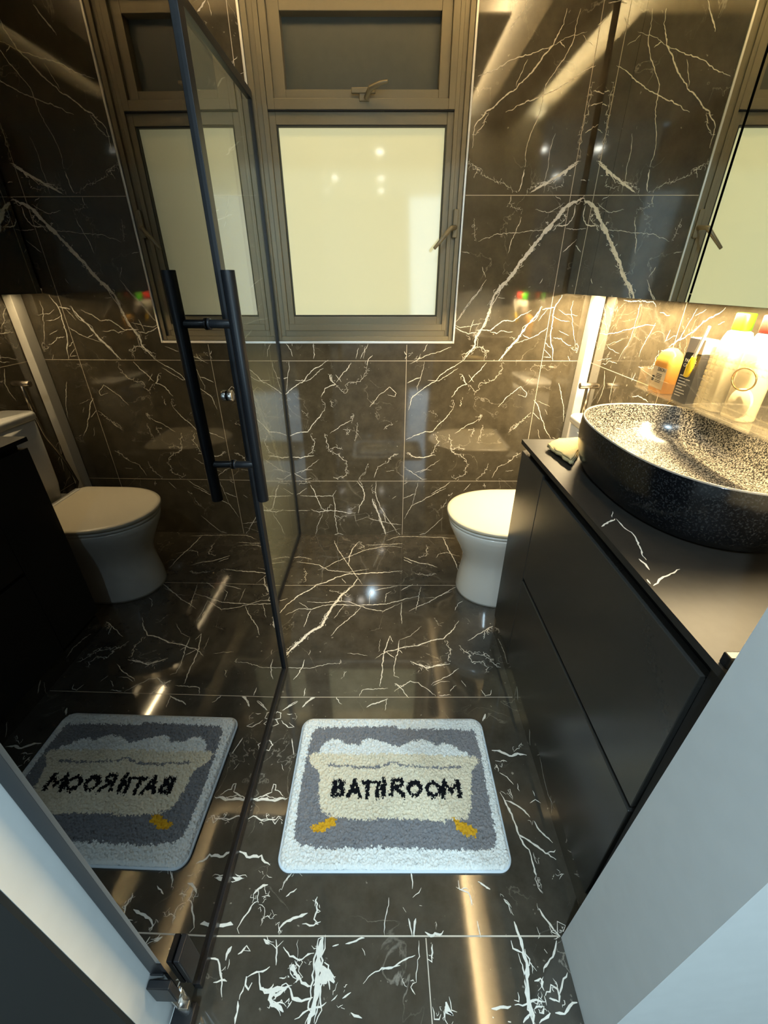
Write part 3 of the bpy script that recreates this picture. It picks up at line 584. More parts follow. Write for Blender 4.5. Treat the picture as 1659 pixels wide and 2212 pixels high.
hz0, hz1 = 0.765, 1.268; hy = 0.690
pull = dtube('pull_handle', [(0.062, hy, hz0), (0.062, hy, hz1)], 0.0135, M['black_metal'])
for z in (1.172, 0.862):
    dtube('standoff', [(0.005, hy, z), (0.062, hy, z)], 0.0085, M['black_metal'], pull)
    dtube('collar', [(0.005, hy, z), (0.010, hy, z)], 0.0115, M['black_metal'], pull)
inner = dtube('inner_pull_handle', [(-0.062, hy, hz0), (-0.062, hy, hz1)], 0.0135, M['black_metal'])
for z in (1.172, 0.862): dtube('standoff', [(-0.005, hy, z), (-0.062, hy, z)], 0.0085, M['black_metal'], inner)
dtube('round_bumper', [(0.005, 0.728, 1.017), (0.016, 0.728, 1.017)], 0.0125, M['chrome'])
# hinge side: fixed profile on the wall corner and a pivot block near the floor
hp = thing('hinge_post', 'black metal post fixed to the white jamb beside the smoked glass door', 'post', (-0.392, 0.25, 0.19))
box('post_profile', -0.409, -0.3825, 0.250, 0.270, 0.19, 2.2, M['black_metal'], hp, 0.002)
box('cap', -0.409, -0.386, 0.249, 0.271, 0.185, 0.19, M['black_metal'], hp, 0.001)
ph = dpart('pivot_hinge', -0.031, 0.009, -0.018, -0.0055, 0.12, 0.188, M['black_metal'], 0.002)
dpart('clamp_plate', 0.0045, 0.016, 0.012, 0.050, 0.09, 0.20, M['black_metal'], 0.002, ph)
dpart('foot_plate', -0.025, 0.015, -0.030, 0.002, 0.001, 0.028, M['black_metal'], 0.002, ph)
tag(dtube('pin', [(-0.001, -0.0065, 0.028), (-0.001, -0.0065, 0.12)], 0.011, M['chrome'], ph), 'chrome pin')
tag(dpart('clip', 0.005, 0.022, -0.022, -0.010, 0.088, 0.098, M['chrome'], 0.001, ph), 'chrome clip')
# ------------------------------------------------------------------ FIXED PANEL
XP = -0.475
fp = thing('shower_screen', 'clear hazy glass shower panel in black channels standing against the tiled back wall', 'shower screen', (XP, 1.5, 0))
box('glass_pane', XP-0.004, XP+0.004, 1.00, 1.990, 0.010, 1.815, M['panel_glass'], fp)
box('floor_channel', XP-0.011, XP+0.011, 1.00, 1.998, 0.001, 0.020, M['black_metal'], fp, 0.001)
box('wall_channel', XP-0.011, XP+0.011, 1.980, 1.9985, 0.020, 1.830, M['black_metal'], fp, 0.001)
box('top_channel', XP-0.013, XP+0.013, 1.00, 1.980, 1.805, 1.830, M['black_metal'], fp, 0.001)
# ------------------------------------------------------------------ MIRROR CABINET
mc = thing('mirror_cabinet', 'mirror-fronted wall cabinet with a lit underside above the vanity', 'mirror cabinet', (0.84, 1.2, 1.202))
box('cabinet_body', XM+0.020, XR-0.001, 0.36, YB-0.004, 1.224, 2.10, M['black'], mc)
box('underside_panel', XM+0.0199, XR-0.001, 0.36, YB-0.004, 1.220, 1.224, M['black'], mc)
box('mirror_door', XM, XM+0.018, 1.770, YB-0.03, 1.202, 2.10, M['mirror'], mc)
box('mirror_door', XM, XM+0.018, 1.179, 1.7685, 1.202, 2.10, M['mirror'], mc)
box('mirror_door', XM, XM+0.018, 0.60, 1.170, 1.202, 2.10, M['mirror'], mc)
box('mirror_door', XM, XM+0.018, 0.36, 0.592, 1.202, 2.10, M['mirror'], mc)
box('led_light_block', XM+0.0182, XM+0.0198, 0.36, YB-0.004, 1.203, 1.2199, M['black'], mc)  # added hidden strip, blocks the LED from showing through the door gaps
box('led_channel', 0.836, 0.854, 0.62, 1.93, 1.2135, 1.2198, mat('led_diffuser', (0.9, 0.85, 0.7), 0.4, emit=(1.0, 0.80, 0.45), es=9.0), mc)
# ------------------------------------------------------------------ VANITY
va = thing('vanity_cabinet', 'matt black vanity cabinet with two wide handleless drawers', 'vanity', (0.68, 0.82, 0))
XV = 0.44
box('carcass', XV+0.022, XR-0.002, 0.385, 1.252, 0.08, 0.762, M['cabinet'], va)
box('end_panel', XV, XV+0.022, 1.064, 1.262, 0.082, 0.777, M['cabinet'], va, 0.001)
box('side_panel', XV+0.022, XR-0.002, 1.252, 1.262, 0.0, 0.777, M['cabinet'], va, 0.001)
tag(box('drawer_front', XV, XV+0.020, 0.400, 1.061, 0.427, 0.768, M['cabinet'], va, 0.0015), 'upper drawer front')
tag(box('drawer_front', XV, XV+0.020, 0.400, 1.061, 0.072, 0.413, M['cabinet'], va, 0.0015), 'lower drawer front')
box('gap_shade_strip', XV+0.0205, XV+0.0225, 0.40, 1.06, 0.405, 0.435, M['black'], va)  # black strip behind the drawer fronts, painted shade of the gap
box('finger_channel', XV+0.022, XV+0.05, 0.385, 1.25, 0.762, 0.7965, M['black'], va)
box('near_filler', XV+0.006, XV+0.022, 0.352, 0.396, 0.0, 0.7965, M['black'], va)
pl = Slab('x', XV+0.005, (-1, 0, 0)); generic(pl, 0.42, 1.24, 0.0, 0.065, 10, 21)
pl.ribbon([(0.945, 0.06), (0.915, 0.03)], 0.006, 0.003, 1, 0.0005)
pl.finish('marble_plinth', boxv(XV+0.005, XV+0.02, 0.352, 1.25, 0.0, 0.068), TRIO('marble_floor'), va)
# countertop
ct = Slab('z', 0.811, (0, 0, 1), eps=0.0003)
ct.px(1240, 850, 3.959, [([(235,1140),(280,1110),(350,1072)],4), ([(330,1010),(325,1060)],1.6), ([(360,1072),(420,1140),(510,1205),(545,1290),(580,1390),(618,1425)],3), ([(555,1415),(610,1460),(645,1510)],4)])
ct.px(1000, 600, 2.517, [([(1035,1675),(1100,1620),(1180,1585)],3), ([(1000,1640),(1020,1665)],4)])
ob = ct.finish('countertop', boxv(0.436, XR-0.001, 0.352, 1.270, 0.797, 0.811), [M['counter'], M['vein'], M['grout']])
tag(ob, 'black veined stone countertop over the vanity, under the speckled basin', 'countertop')
tag(box('end_upstand', 0.440, 0.62, 0.374, 0.388, 0.8112, 0.830, M['black_metal'], None, 0.002), 'thin black upstand strip across the near end of the countertop', 'upstand')
# ------------------------------------------------------------------ BASIN
def sring(cx, cy, a, b, n, z, N=96, tilt=0):
    r = []
    for k in range(N):
        t = 2*math.pi*k/N; c, s = math.cos(t), math.sin(t)
        x = a*math.copysign(abs(c)**(2/n), c); y = b*math.copysign(abs(s)**(2/n), s)
        r.append((cx+x, cy+y, z+tilt*(y/b)))
    return r
def speck(name, dark, light, scale, lo, hi, rough):
    m, N, L, P = nodes(name); tc = N.new('ShaderNodeTexCoord'); n = N.new('ShaderNodeTexNoise'); n.inputs['Scale'].default_value = scale; n.inputs['Detail'].default_value = 4
    n.inputs['Roughness'].default_value = 0.6
    L.new(tc.outputs['Object'], n.inputs['Vector']); r = N.new('ShaderNodeValToRGB'); r.color_ramp.elements[0].position = lo; r.color_ramp.elements[1].position = hi
    r.color_ramp.elements[0].color = (*dark, 1); r.color_ramp.elements[1].color = (*light, 1); L.new(n.outputs['Fac'], r.inputs[0]); L.new(r.outputs[0], P.inputs['Base Color'])
    P.inputs['Roughness'].default_value = rough; return m
M['speck_in'] = speck('speckled_glaze', (0.012, 0.012, 0.012), (0.36, 0.335, 0.285), 300, 0.44, 0.64, 0.20)
M['speck_out'] = speck('speckled_outer_glaze', (0.004, 0.0045, 0.006), (0.05, 0.055, 0.06), 260, 0.50, 0.80, 0.2)
BX, BY, BA, BB = 0.699, 0.900, 0.206, 0.300
bs = thing('vessel_basin', 'large oval black speckled stone basin standing on the countertop', 'basin', (BX, BY, 0.8115))
prof = [(0.875, 0.812), (0.905, 0.819), (0.945, 0.838), (0.980, 0.866), (1.0, 0.900), (1.0, 0.926), (0.993, 0.942)]
n_ = 2.5
rings = [sring(BX, BY, BA*s, BB*s, n_, z) for s, z in prof]
v, f = loft(rings, True, False); o = build('outer_shell', v, f, M['speck_out'], bs, True); tag(o, 'dark glossy speckled outer shell')
prof = [(0.972, 0.942), (0.965, 0.932), (0.945, 0.905), (0.90, 0.872), (0.78, 0.846), (0.55, 0.834), (0.25, 0.829), (0.07, 0.828)]
rings = [sring(BX, BY, BA*s, BB*s, n_, z) for s, z in prof]
v, f = loft(list(reversed(rings)), True, False); f = [tuple(reversed(q)) for q in f]; n0 = len(v)
v, f = loft(rings, False, True)
o = build('inner_bowl', v, f, M['speck_in'], bs, True); tag(o, 'pale grey speckled inner bowl')
rings = [sring(BX, BY, BA*s, BB*s, n_, z) for s, z in ((0.993, 0.942), (0.987, 0.9445), (0.978, 0.9445), (0.972, 0.942))]
v, f = loft(rings, False, False); build('rim', v, f, mat('rim_glaze', (0.25, 0.23, 0.20), 0.12), bs, True)
tube('drain', [(BX, BY, 0.8285), (BX, BY, 0.833)], 0.024, M['chrome'], bs, 24)
# ------------------------------------------------------------------ CLOTH
cl_pts = [at(1186, 963, 'z', 0.82), at(1205, 953, 'z', 0.82), at(1262, 948, 'z', 0.82), at(1262, 1000, 'z', 0.82), at(1240, 1000, 'z', 0.82), at(1216, 985, 'z', 0.82)]
A_, B_, C_, D_ = [Vector(p) for p in (at(1184, 964, 'z', 0.82), at(1207, 952, 'z', 0.82), at(1266, 950, 'z', 0.82), at(1234, 1000, 'z', 0.82))]
def cloth_layer(z, sh, seed):
    r = np.random.default_rng(seed); nx, ny = 26, 26; vs = []; 
    E_ = Vector(at(1275, 1000, 'z', 0.82))
    for j in range(ny+1):
        for i in range(nx+1):
            u = i/nx; w_ = j/ny
            p = (A_*(1-u)+B_*u)*(1-w_)+(D_*(1-u)+C_*u)*w_
            p = p+(C_-B_)*sh*0.08
            e = min(u, w_, 1-u, 1-w_)
            p.x += 0.0018*math.sin(w_*21+seed)*(1 if i < 2 else 0.3); p.y += 0.0016*math.sin(u*17+seed)
            p.z = z+0.0020*math.sin(u*7+seed)*math.cos(w_*5+seed)-0.002*max(0, 1-e*14)+r.normal()*0.0002
            vs.append(tuple(p))
    fs = [(j*(nx+1)+i, j*(nx+1)+i+1, (j+1)*(nx+1)+i+1, (j+1)*(nx+1)+i) for j in range(ny) for i in range(nx)]
    return vs, fs
M['cloth'] = mat('cream_terry_cloth', (0.62, 0.50, 0.25), 0.95, noise=0.15, nscale=400, bump=0.6)
mb = MB()
for k, (z, sh) in enumerate(((0.8165, 0.5), (0.8215, 0.15), (0.8275, -0.3))): mb.add(cloth_layer(z, sh, k))
# rolled front hem
hem = [tuple(A_*(1-t_)+D_*t_+Vector((0.002*math.sin(t_*23), 0.0025*math.sin(t_*17), 0.0015+0.0016*math.sin(t_*13)))) for t_ in np.linspace(0, 1, 22)]
mb.tube(hem, 0.0055, 8)
o = mb.out('face_cloth', M['cloth'], None, True, base=tuple((A_+C_)/2-Vector((0, 0, 0.0088))))
s = o.modifiers.new('thick', 'SOLIDIFY'); s.thickness = 0.003
tag(o, 'folded cream face cloth lying on the countertop beside the basin', 'cloth')
# ------------------------------------------------------------------ TOILET
TY = 1.545
def egg(xf, xb, hw, z, N=72, ln=1.28, nexp=2.15, rb=0.03):
    """rounded front at xf, straight sides back to xb"""
    xc = xf+hw*ln; r = []
    n1 = N//2
    for k in range(n1+1):
        t = -math.pi/2+math.pi*k/n1; c, s_ = math.cos(t), math.sin(t)
        r.append((xc-hw*ln*abs(c)**(2/nexp), TY+hw*math.copysign(abs(s_)**(2/nexp), s_), z))
    n2 = N-n1-1; cr = [(xc+(xb-rb-xc)*k/6, TY+hw, z) for k in range(1, 7)]
    for k in range(1, 7): t = math.pi/2*k/6; cr.append((xb-rb+rb*math.sin(t), TY+hw-rb+rb*math.cos(t), z))
    m_ = n2-2*len(cr); mid = [(xb, TY+(hw-rb)*(1-2*(k+1)/(m_+1)), z) for k in range(m_)]
    r += cr+mid+[(x, 2*TY-y, zz) for x, y, zz in reversed(cr)]
    return r
to = thing('toilet', 'white close-coupled toilet with closed lid beside the vanity', 'toilet', (0.62, TY, 0))
sec = [(0.335, 0.150, 0.000), (0.335, 0.150, 0.012), (0.339, 0.147, 0.06), (0.349, 0.142, 0.12), (0.353, 0.141, 0.165), (0.345, 0.146, 0.205), (0.325, 0.160, 0.25), (0.300, 0.178, 0.30), (0.282, 0.192, 0.340), (0.277, 0.196, 0.362), (0.279, 0.195, 0.368)]
v, f = loft([egg(xf, 0.915, hw, z, ln=1.25) for xf, hw, z in sec]); build('pedestal_bowl', v, f, M['ceramic'], to, True)
v, f = loft([egg(a_, 0.70, b_, z, ln=1.25) for a_, b_, z in ((0.279, 0.193, 0.370), (0.274, 0.198, 0.374), (0.273, 0.199, 0.382), (0.277, 0.196, 0.385))]); o = build('seat', v, f, M['ceramic'], to, True)
v, f = loft([egg(a_, 0.715, b_, z, ln=1.25) for a_, b_, z in ((0.274, 0.197, 0.387), (0.268, 0.203, 0.391), (0.267, 0.204, 0.400), (0.270, 0.201, 0.4045), (0.285, 0.190, 0.4065), (0.33, 0.150, 0.4072))]); o = build('lid', v, f, M['lid'], to, True); tag(o, 'closed lid with warm light in its cream colour')
box('hinge_block', 0.700, 0.730, TY-0.17, TY+0.17, 0.372, 0.412, M['ceramic'], to, 0.008)
def rbox(x0, x1, y0, y1, z, r, N=40):
    pts = []
    for cx_, cy_, a0 in ((x1-r, y1-r, 0), (x0+r, y1-r, 90), (x0+r, y0+r, 180), (x1-r, y0+r, 270)):
        for k in range(N//4): t = math.radians(a0+90*k/(N//4-1)); pts.append((cx_+r*math.cos(t), cy_+r*math.sin(t), z))
    return pts
v, f = loft([rbox(0.785, 0.917, TY-0.155, TY+0.155, 0.36, 0.03), rbox(0.776, 0.917, TY-0.165, TY+0.165, 0.45, 0.03), rbox(0.772, 0.917, TY-0.170, TY+0.170, 0.738, 0.03)]); build('tank', v, f, M['ceramic'], to, True)
v, f = loft([rbox(0.769, 0.918, TY-0.174, TY+0.174, 0.739, 0.03), rbox(0.766, 0.918, TY-0.177, TY+0.177, 0.745, 0.03), rbox(0.766, 0.918, TY-0.177, TY+0.177, 0.762, 0.03), rbox(0.771, 0.917, TY-0.172, TY+0.172, 0.770, 0.03)]); o = build('tank_lid', v, f, M['ceramic'], to, True)
for dy in (-0.022, 0.022): tube('flush_button', [(0.845, TY+dy, 0.7695), (0.845, TY+dy, 0.7735)], 0.020, M['chrome'], o, 20)
# ------------------------------------------------------------------ PIPE BOXING in the corner
tag(box('pipe_casing', 0.879, 0.9165, 1.940, 1.999, 0.001, 1.2015, M['pvc'], None, 0.002), 'white plastic pipe casing standing in the corner beside the toilet tank', 'casing')
# ------------------------------------------------------------------ BIDET SPRAYER
SX, SY = 0.866, 1.805
sp = thing('bidet_sprayer', 'stainless T-shaped bidet spray on the wall behind the toilet tank', 'sprayer', (SX, SY, 0.70))
tube('spray_head', [(SX-0.040, SY, 0.861), (SX+0.038, SY, 0.861)], 0.0125, M['steel'], sp, 18)
tube('grip', [(SX, SY, 0.855), (SX, SY, 0.74)], [0.0095, 0.011], M['steel'], sp, 16)
box('wall_holder', SX-0.006, XR-0.001, SY-0.014, SY+0.014, 0.735, 0.765, M['steel'], sp, 0.003)
tube('hose', [(SX, SY, 0.74), (SX-0.004, SY+0.01, 0.62), (SX-0.02, SY+0.05, 0.48), (SX-0.01, SY+0.085, 0.36), (XR-0.02, SY+0.06, 0.25), (XR-0.002, SY+0.02, 0.22)], 0.006, M['steel'], sp, 10)
# ------------------------------------------------------------------ SHELF WITH TOILETRIES
SB = 0.952
rk = thing('acrylic_shelf', 'clear acrylic shelf on the side wall holding toiletries under the mirror', 'shelf', (0.86, 1.1, SB))
box('base_plate', 0.812, XR-0.001, 0.70, 1.385, SB-0.004, SB, M['acrylic'], rk, 0.0008)
# front lip with a low curved dip
up = [(1.385, 0.055), (1.36, 0.05), (1.30, 0.042), (1.22, 0.040), (1.19, 0.043), (1.165, 0.06), (1.14, 0.10), (1.12, 0.14), (1.10, 0.155), (0.70, 0.155)]
vs = []; 
for x in (0.812, 0.815):
    vs += [(x, y, SB) for y, h_ in up]+[(x, y, SB+h_) for y, h_ in up]
K = len(up); fs = []
for b0 in (0, 2*K): fs += [(b0+i, b0+i+1, b0+K+i+1, b0+K+i) for i in range(K-1)]
fs += [(K+i, K+i+1, 3*K+i+1, 3*K+i) for i in range(K-1)]
build('front_lip', vs, fs, M['acrylic'], rk)
box('end_plate', 0.815, XR-0.001, 1.382, 1.385, SB, SB+0.06, M['acrylic'], rk, 0.0005)
gold = mat('brass_wire', (0.75, 0.52, 0.20), 0.25, metal=1.0)
for y in (1.33, 1.225):
    v, f = tubev([(0.85+0.022*math.cos(t), y, SB-0.022+0.016*math.sin(t)) for t in np.linspace(0, math.pi, 12)], 0.0018, 8); build('hook', v, f, gold, rk, True)
box('foot', 0.815, 0.835, 1.275, 1.30, SB-0.028, SB-0.004, M['acrylic'], rk, 0.0008)
# yellow soap bottle
def bottle(name, label, x, y, w_, d_, h_, body, cap=None, cw=0.4, ch=0.03, taper=0.72, sh=0.75):
    q = thing(name, label, 'bottle', (x, y, SB))
    rr = min(w_, d_)*0.35
    def rg(s, z): return [(x+(px_-x)*s, y+(py_-y)*s, zz) for px_, py_, zz in rbox(x-d_/2, x+d_/2, y-w_/2, y+w_/2, z, rr, 32)]
    rings = [rg(0.94, SB+0.0005), rg(1, SB+0.004), rg(1, SB+h_*sh), rg(0.97, SB+h_*(sh+0.08)), rg(0.85, SB+h_*(sh+0.17)), rg(taper, SB+h_*(sh+0.23)), rg(cw, SB+h_)]
    v, f = loft(rings); build('body', v, f, body, q, True)
    if cap:
        v, f = loft([rg(cw*1.1, SB+h_), rg(cw*1.15, SB+h_+0.002), rg(cw*1.15, SB+h_+ch-0.002), rg(cw*1.05, SB+h_+ch)]); build('cap', v, f, cap, q, True)
    return q
M['honey'] = mat('honey_soap', (0.85, 0.46, 0.10), 0.15, trans=0.35, noise=0.05)
M['paper'] = mat('label_paper', (0.80, 0.62, 0.36), 0.5)
M['ink'] = mat('dark_ink', (0.02, 0.018, 0.015), 0.5)
M['white_pl'] = mat('white_bottle_plastic', (0.74, 0.70, 0.58), 0.3)
M['green'] = mat('lime_green_cap', (0.07, 0.48, 0.006), 0.4)
M['red'] = mat('red_cap', (0.72, 0.03, 0.02), 0.35)
# yellow bottle, flat, facing the room; text runs along -Y (screen right) on its front face
bx_ = 0.848
q = bottle('soap_bottle', 'honey-yellow soap bottle at the far end of the acrylic shelf', bx_, 1.305, 0.085, 0.045, 0.125, M['honey'], None, 0.3, taper=0.8, sh=0.66)
xf = bx_-0.0229
build('label', [(xf, 1.336, SB+0.012), (xf, 1.268, SB+0.012), (xf, 1.268, SB+0.072), (xf, 1.336, SB+0.072)], [(0, 1, 2, 3)], M['paper'], q)
textmesh('DEON', 0.0135, M['ink'], 'lettering', q, (xf-0.0004, 1.312, SB+0.061), (0, -1, 0), (0, 0, 1))
mb = MB()
for k in range(6): mb.box(xf-0.0008, xf-0.0004, 1.285, 1.312, SB+0.052-k*0.0045, SB+0.0535-k*0.0045)
for k in range(8): mb.box(xf-0.0008, xf-0.0004, 1.330-k*0.0016-0.0008, 1.330-k*0.0016, SB+0.030, SB+0.045)
mb.out('fine_print', M['ink'], q)
# slim stick with a yellow grip, leaning
a = at(1533, 705, 'x', 0.80); b = at(1500, 770, 'x', 0.808); c_ = at(1482, 812, 'x', 0.818)
q = thing('razor', 'slim cream stick with a yellow grip leaning in the acrylic shelf before the soap bottle', 'razor', c_)
tube('stem', [a, b], [0.0035, 0.0045], M['white_pl'], q); tube('grip', [b, [(b[i]+c_[i])/2 for i in range(3)], c_], [0.0055, 0.0085, 0.0075], mat('yellow_grip', (0.80, 0.55, 0.02), 0.35), q)
# black carton
bk = mat('black_carton', (0.018, 0.018, 0.020), 0.45)
q = thing('skincare_tube', 'black and silver boxed tube with white lettering on the acrylic shelf', 'box', (0.842, 1.190, SB))
y0, y1, xa = 1.148, 1.212, 0.824
box('carton', xa, xa+0.034, y0, y1, SB+0.0005, SB+0.128, bk, q, 0.001)
box('silver_top', xa, xa+0.034, y0, y1, SB+0.129, SB+0.165, mat('silver_carton', (0.55, 0.48, 0.40), 0.35, metal=0.3), q, 0.001)
wt = mat('white_print', (0.75, 0.72, 0.66), 0.5)
textmesh("PAULA'S", 0.0125, wt, 'lettering', q, (xa-0.0006, y1-0.008, SB+0.104), (0, -1, 0), (0, 0, 1))
textmesh("CHOICE", 0.0125, wt, 'lettering', q, (xa-0.0006, y1-0.008, SB+0.092), (0, -1, 0), (0, 0, 1))
mb = MB()
for k, l in enumerate((0.034, 0.045, 0.028, 0.038, 0.022, 0.036, 0.04, 0.026)): mb.box(xa-0.0008, xa-0.0003, y1-0.008-l, y1-0.008, SB+0.068-k*0.0075, SB+0.0705-k*0.0075)
mb.out('fine_print', wt, q)
bottle('lotion_bottle', 'white bottle with lime green cap touching the mirror cabinet light', 0.868, 1.105, 0.075, 0.050, 0.192, M['white_pl'], M['green'], 0.50, 0.038)
bottle('lotion_bottle', 'white bottle with red cap at the right edge beside the green-capped bottle', 0.868, 1.015, 0.070, 0.050, 0.195, M['white_pl'], M['red'], 0.62, 0.036)
# faceted clear box: pyramid studs on its walls
q = thing('faceted_caddy', 'clear acrylic caddy with diamond-faceted walls at the right end of the shelf', 'caddy', (0.842, 1.0, SB))
fx = 0.8245; Y0, Y1, Z0, Z1 = 0.80, 1.118, SB+0.001, SB+0.140; ny, nz = 22, 10; vs = []; fs = []
for j in range(nz+1):
    for i in range(ny+1): vs.append((fx, Y0+(Y1-Y0)*i/ny, Z0+(Z1-Z0)*j/nz))
for j in range(nz):
    for i in range(ny):
        edge = i > ny-4 or j < 3 or j > nz-3 or i < 3
        a0 = j*(ny+1)+i; qd = (a0, a0+1, a0+ny+2, a0+ny+1)
        if edge:
            vs.append((fx-0.006, Y0+(Y1-Y0)*(i+.5)/ny, Z0+(Z1-Z0)*(j+.5)/nz)); c0 = len(vs)-1
            fs += [(qd[k], qd[(k+1) % 4], c0) for k in range(4)]
        else: fs.append(qd)
build('front_wall', vs, fs, M['acrylic_facet'], q)
box('far_wall', fx, 0.842, Y1-0.003, Y1, Z0, Z1, M['acrylic_facet'], q)
v, f = tubev([(fx-0.002, 0.985+0.035*math.cos(t), SB+0.10+0.024*math.sin(t)) for t in np.linspace(0, 2*math.pi, 30)], 0.0018, 8); build('ring_handle', v, f, gold, q, True)
tube('cotton_pads', [(0.839, 0.985, SB+0.045), (0.832, 0.985, SB+0.045)], 0.034, M['white_pl'], q, 24)
# ------------------------------------------------------------------ BATH MAT
Zm = 0.018
def mpx(a_, b_): p = at(560+a_/2.765, 1500+b_/2.765, 'z', Zm); return (p[0], p[1])
def poly(lst): return np.array([mpx(*p) for p in lst])
grey = poly([(345,195),(560,190),(800,190),(870,205),(1070,205),(1285,212),(1320,330),(1370,600),(1420,870),(1390,930),(1180,922),(800,915),(400,915),(260,905),(205,860),(240,600),(290,330),(318,225)])
tub = poly([(300,360),(330,345),(420,350),(800,355),(1250,365),(1300,370),(1312,400),(1270,460),(1265,540),(1265,690),(1240,740),(1100,752),(830,738),(600,748),(420,722),(370,695),(355,620),(360,480),(330,430),(302,400)])
foam = poly([(355,356),(365,315),(400,275),(440,260),(480,262),(520,290),(590,298),(620,268),(660,258),(710,272),(750,290),(800,308),(850,308),(900,280),(960,268),(1010,278),(1060,302),(1110,290),(1160,303),(1200,330),(1240,345),(1262,370),(800,372)])
foot1 = poly([(430,728),(466,735),(458,775),(400,800),(350,830),(308,812),(315,780),(370,765),(400,745)])
foot2 = poly([(1155,738),(1190,745),(1225,770),(1290,790),(1305,820),(1290,848),(1230,832),(1180,800)])
line = [mpx(*p) for p in [(405,418),(500,420),(600,432),(700,432),(760,420),(805,408),(850,420),(1000,435),(1100,438),(1205,430)]]
def ell(cx_, cy_, rx, ry): return [mpx(cx_+rx*math.cos(t), cy_+ry*math.sin(t)) for t in np.linspace(0, 2*math.pi, 18)]
def st(l): return [mpx(*p) for p in l]
strokes = [st([(452,512),(438,600)]), st([(452,512),(497,516),(500,538),(447,552)]), st([(447,552),(500,566),(500,590),(438,598)]),
 st([(530,603),(570,512),(600,603)]), st([(545,575),(592,577)]), st([(615,520),(695,524)]), st([(655,522),(642,605)]),
 st([(708,525),(704,608)]), st([(748,505),(742,608)]), st([(706,562),(745,558)]),
 st([(802,514),(792,603)]), st([(802,514),(848,512),(856,540),(800,562)]), st([(812,560),(866,608)]),
 ell(928, 562, 34, 38), ell(1042, 566, 38, 38), st([(1098,614),(1106,518)]), st([(1106,518),(1148,580),(1186,515)]), st([(1186,515),(1202,610)])]
MX0, MX1, MY0, MY1 = -0.258, 0.310, 0.464, 0.862
RC = 0.030
nx, ny = 330, 232
X, Y = np.meshgrid(np.linspace(MX0, MX1, nx+1), np.linspace(MY0, MY1, ny+1))
def inside(poly_, px_, py_):
    c = np.zeros(px_.shape, bool); j = len(poly_)-1
    for i in range(len(poly_)):
        xi, yi = poly_[i]; xj, yj = poly_[j]
        k = ((yi > py_) != (yj > py_)) & (px_ < (xj-xi)*(py_-yi)/(yj-yi+1e-12)+xi); c ^= k; j = i
    return c
def dseg(pl_, px_, py_):
    d = np.full(px_.shape, 9.0)
    for (ax_, ay_), (bx2, by2) in zip(pl_[:-1], pl_[1:]):
        vx, vy = bx2-ax_, by2-ay_; t_ = np.clip(((px_-ax_)*vx+(py_-ay_)*vy)/(vx*vx+vy*vy+1e-12), 0, 1)
        d = np.minimum(d, np.hypot(px_-ax_-t_*vx, py_-ay_-t_*vy))
    return d
fxc = (X[:-1, :-1]+X[1:, 1:])/2; fyc = (Y[:-1, :-1]+Y[1:, 1:])/2
def smooth(a_, k=3):
    for _ in range(k): a_ = (a_+np.roll(a_, 1, 0)+np.roll(a_, -1, 0)+np.roll(a_, 1, 1)+np.roll(a_, -1, 1))/5
    return a_
jx = smooth(rng.normal(size=fxc.shape), 2)*0.0055+rng.normal(size=fxc.shape)*0.0009; jy = smooth(rng.normal(size=fxc.shape), 2)*0.0070+rng.normal(size=fxc.shape)*0.0009
px_, py_ = fxc+jx, fyc+jy
idx = np.zeros(fxc.shape, int)
idx[inside(grey, px_, py_)] = 1; idx[inside(foam, px_, py_)] = 0; idx[inside(tub, px_, py_)] = 2
idx[inside(foot1, px_, py_) | inside(foot2, px_, py_)] = 3
idx[dseg(line, px_, py_) < 0.0026] = 1
dl = np.full(fxc.shape, 9.0)
for s_ in strokes: dl = np.minimum(dl, dseg(s_, px_, py_))
idx[dl < 0.0058] = 4
# outline with rounded corners
def rr_d(x, y):
    cx_, cy_ = (MX0+MX1)/2, (MY0+MY1)/2; hx, hy_ = (MX1-MX0)/2-RC, (MY1-MY0)/2-RC
    qx = np.maximum(np.abs(x-cx_)-hx, 0); qy = np.maximum(np.abs(y-cy_)-hy_, 0); 
    ins = np.minimum(np.maximum(np.abs(x-cx_)-hx, np.abs(y-cy_)-hy_), 0)
    return np.hypot(qx, qy)+ins-RC
dd = -rr_d(X, Y)
edge = np.clip(dd/0.008, 0, 1)
mid = 0.018
ridge = 0.006*np.exp(-((X-mid)/0.022)**2)*(0.5+0.5*np.sin((Y-MY0)*9))+0.0025*np.sin(X*14)*np.sin(Y*9+1)
tuft = smooth(rng.normal(size=X.shape), 1)*0.0030+rng.normal(size=X.shape)*0.0014
Z = 0.003+np.sqrt(edge)*(0.0125+ridge+tuft+0.0)
keepf = (dd[:-1, :-1] > 0) & (dd[1:, 1:] > 0) & (dd[1:, :-1] > 0) & (dd[:-1, 1:] > 0)
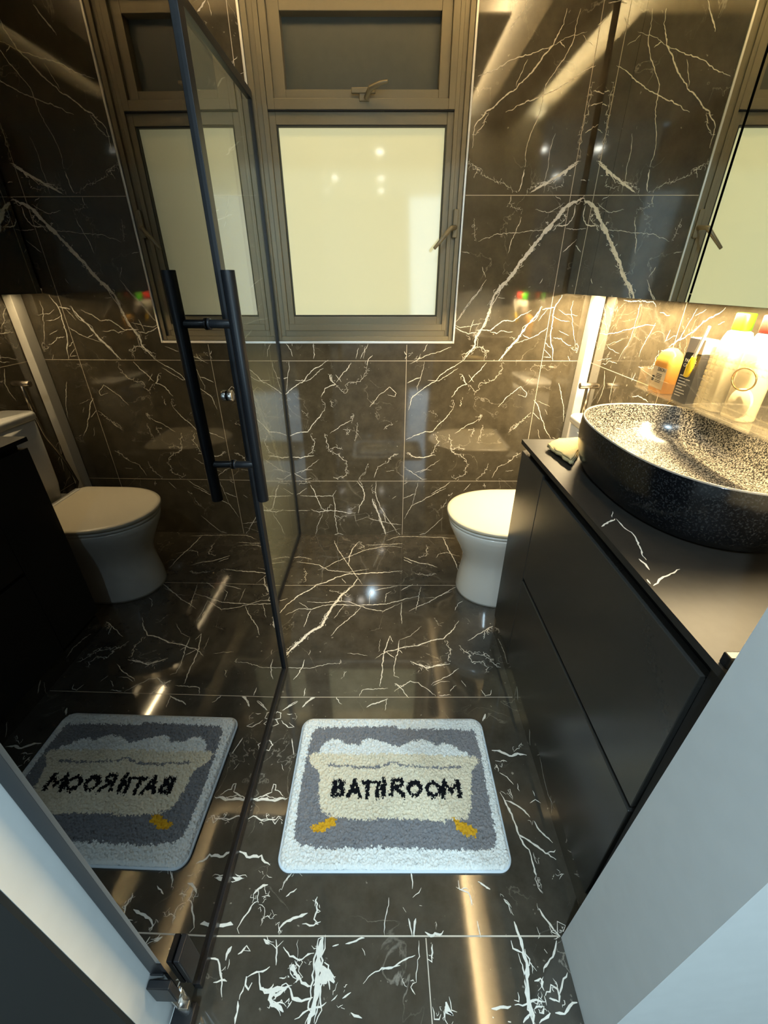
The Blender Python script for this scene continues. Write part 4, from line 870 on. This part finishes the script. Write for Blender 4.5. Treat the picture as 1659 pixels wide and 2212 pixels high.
Vs = np.stack([X+rng.normal(size=X.shape)*0.0005, Y+rng.normal(size=X.shape)*0.0006, Z], -1).reshape(-1, 3)
ids = np.arange((nx+1)*(ny+1)).reshape(ny+1, nx+1)
F = np.stack([ids[:-1, :-1], ids[:-1, 1:], ids[1:, 1:], ids[1:, :-1]], -1)[keepf]
mi = idx[keepf]
used = np.unique(F); remap = -np.ones(len(Vs), int); remap[used] = np.arange(len(used))
base = Vector(((MX0+MX1)/2, (MY0+MY1)/2, 0))
def pile(name, c): return mat(name, c, 0.95, noise=0.10, nscale=500, bump=0.5, spec=0.1)
mats = [pile('pile_white', (0.86, 0.87, 0.83)), pile('pile_grey', (0.25, 0.25, 0.26)), pile('pile_cream', (0.84, 0.76, 0.58)), pile('pile_yellow', (0.75, 0.43, 0.03)), pile('pile_black', (0.008, 0.009, 0.012))]
bm_ = thing('bath_mat', 'grey and white tufted bath mat reading BATHROOM with a bathtub picture', 'bath mat', base)
build('pile', [tuple(p) for p in Vs[used]], [tuple(int(k) for k in remap[f_]) for f_ in F], mats, bm_, True, mi=[int(k) for k in mi])
rp = []
cxm, cym = (MX0+MX1)/2, (MY0+MY1)/2
for x, y, z in rbox(MX0+0.001, MX1-0.001, MY0+0.001, MY1-0.001, 0.0045, RC, 64): rp.append((x, y, z))
rp2 = []
for i in range(len(rp)):
    a_, b_ = Vector(rp[i]), Vector(rp[(i+1) % len(rp)]); n2 = max(1, int((b_-a_).length/0.01))
    for k in range(n2): rp2.append(tuple(a_+(b_-a_)*k/n2))
rp2.append(rp2[0])
v, f = tubev(rp2, 0.0042, 8); o = build('edge_binding', v, f, mat('binding_fabric', (0.72, 0.80, 0.86), 0.8), bm_, True); tag(o, 'pale blue-white stitched edge')
v = MB(); v.add(([ (x, y, 0.001) for x, y, z in rbox(MX0+0.002, MX1-0.002, MY0+0.002, MY1-0.002, 0, RC, 64)], [tuple(range(64))]))
v.out('backing', mat('mat_backing', (0.5, 0.5, 0.5), 0.9), bm_)
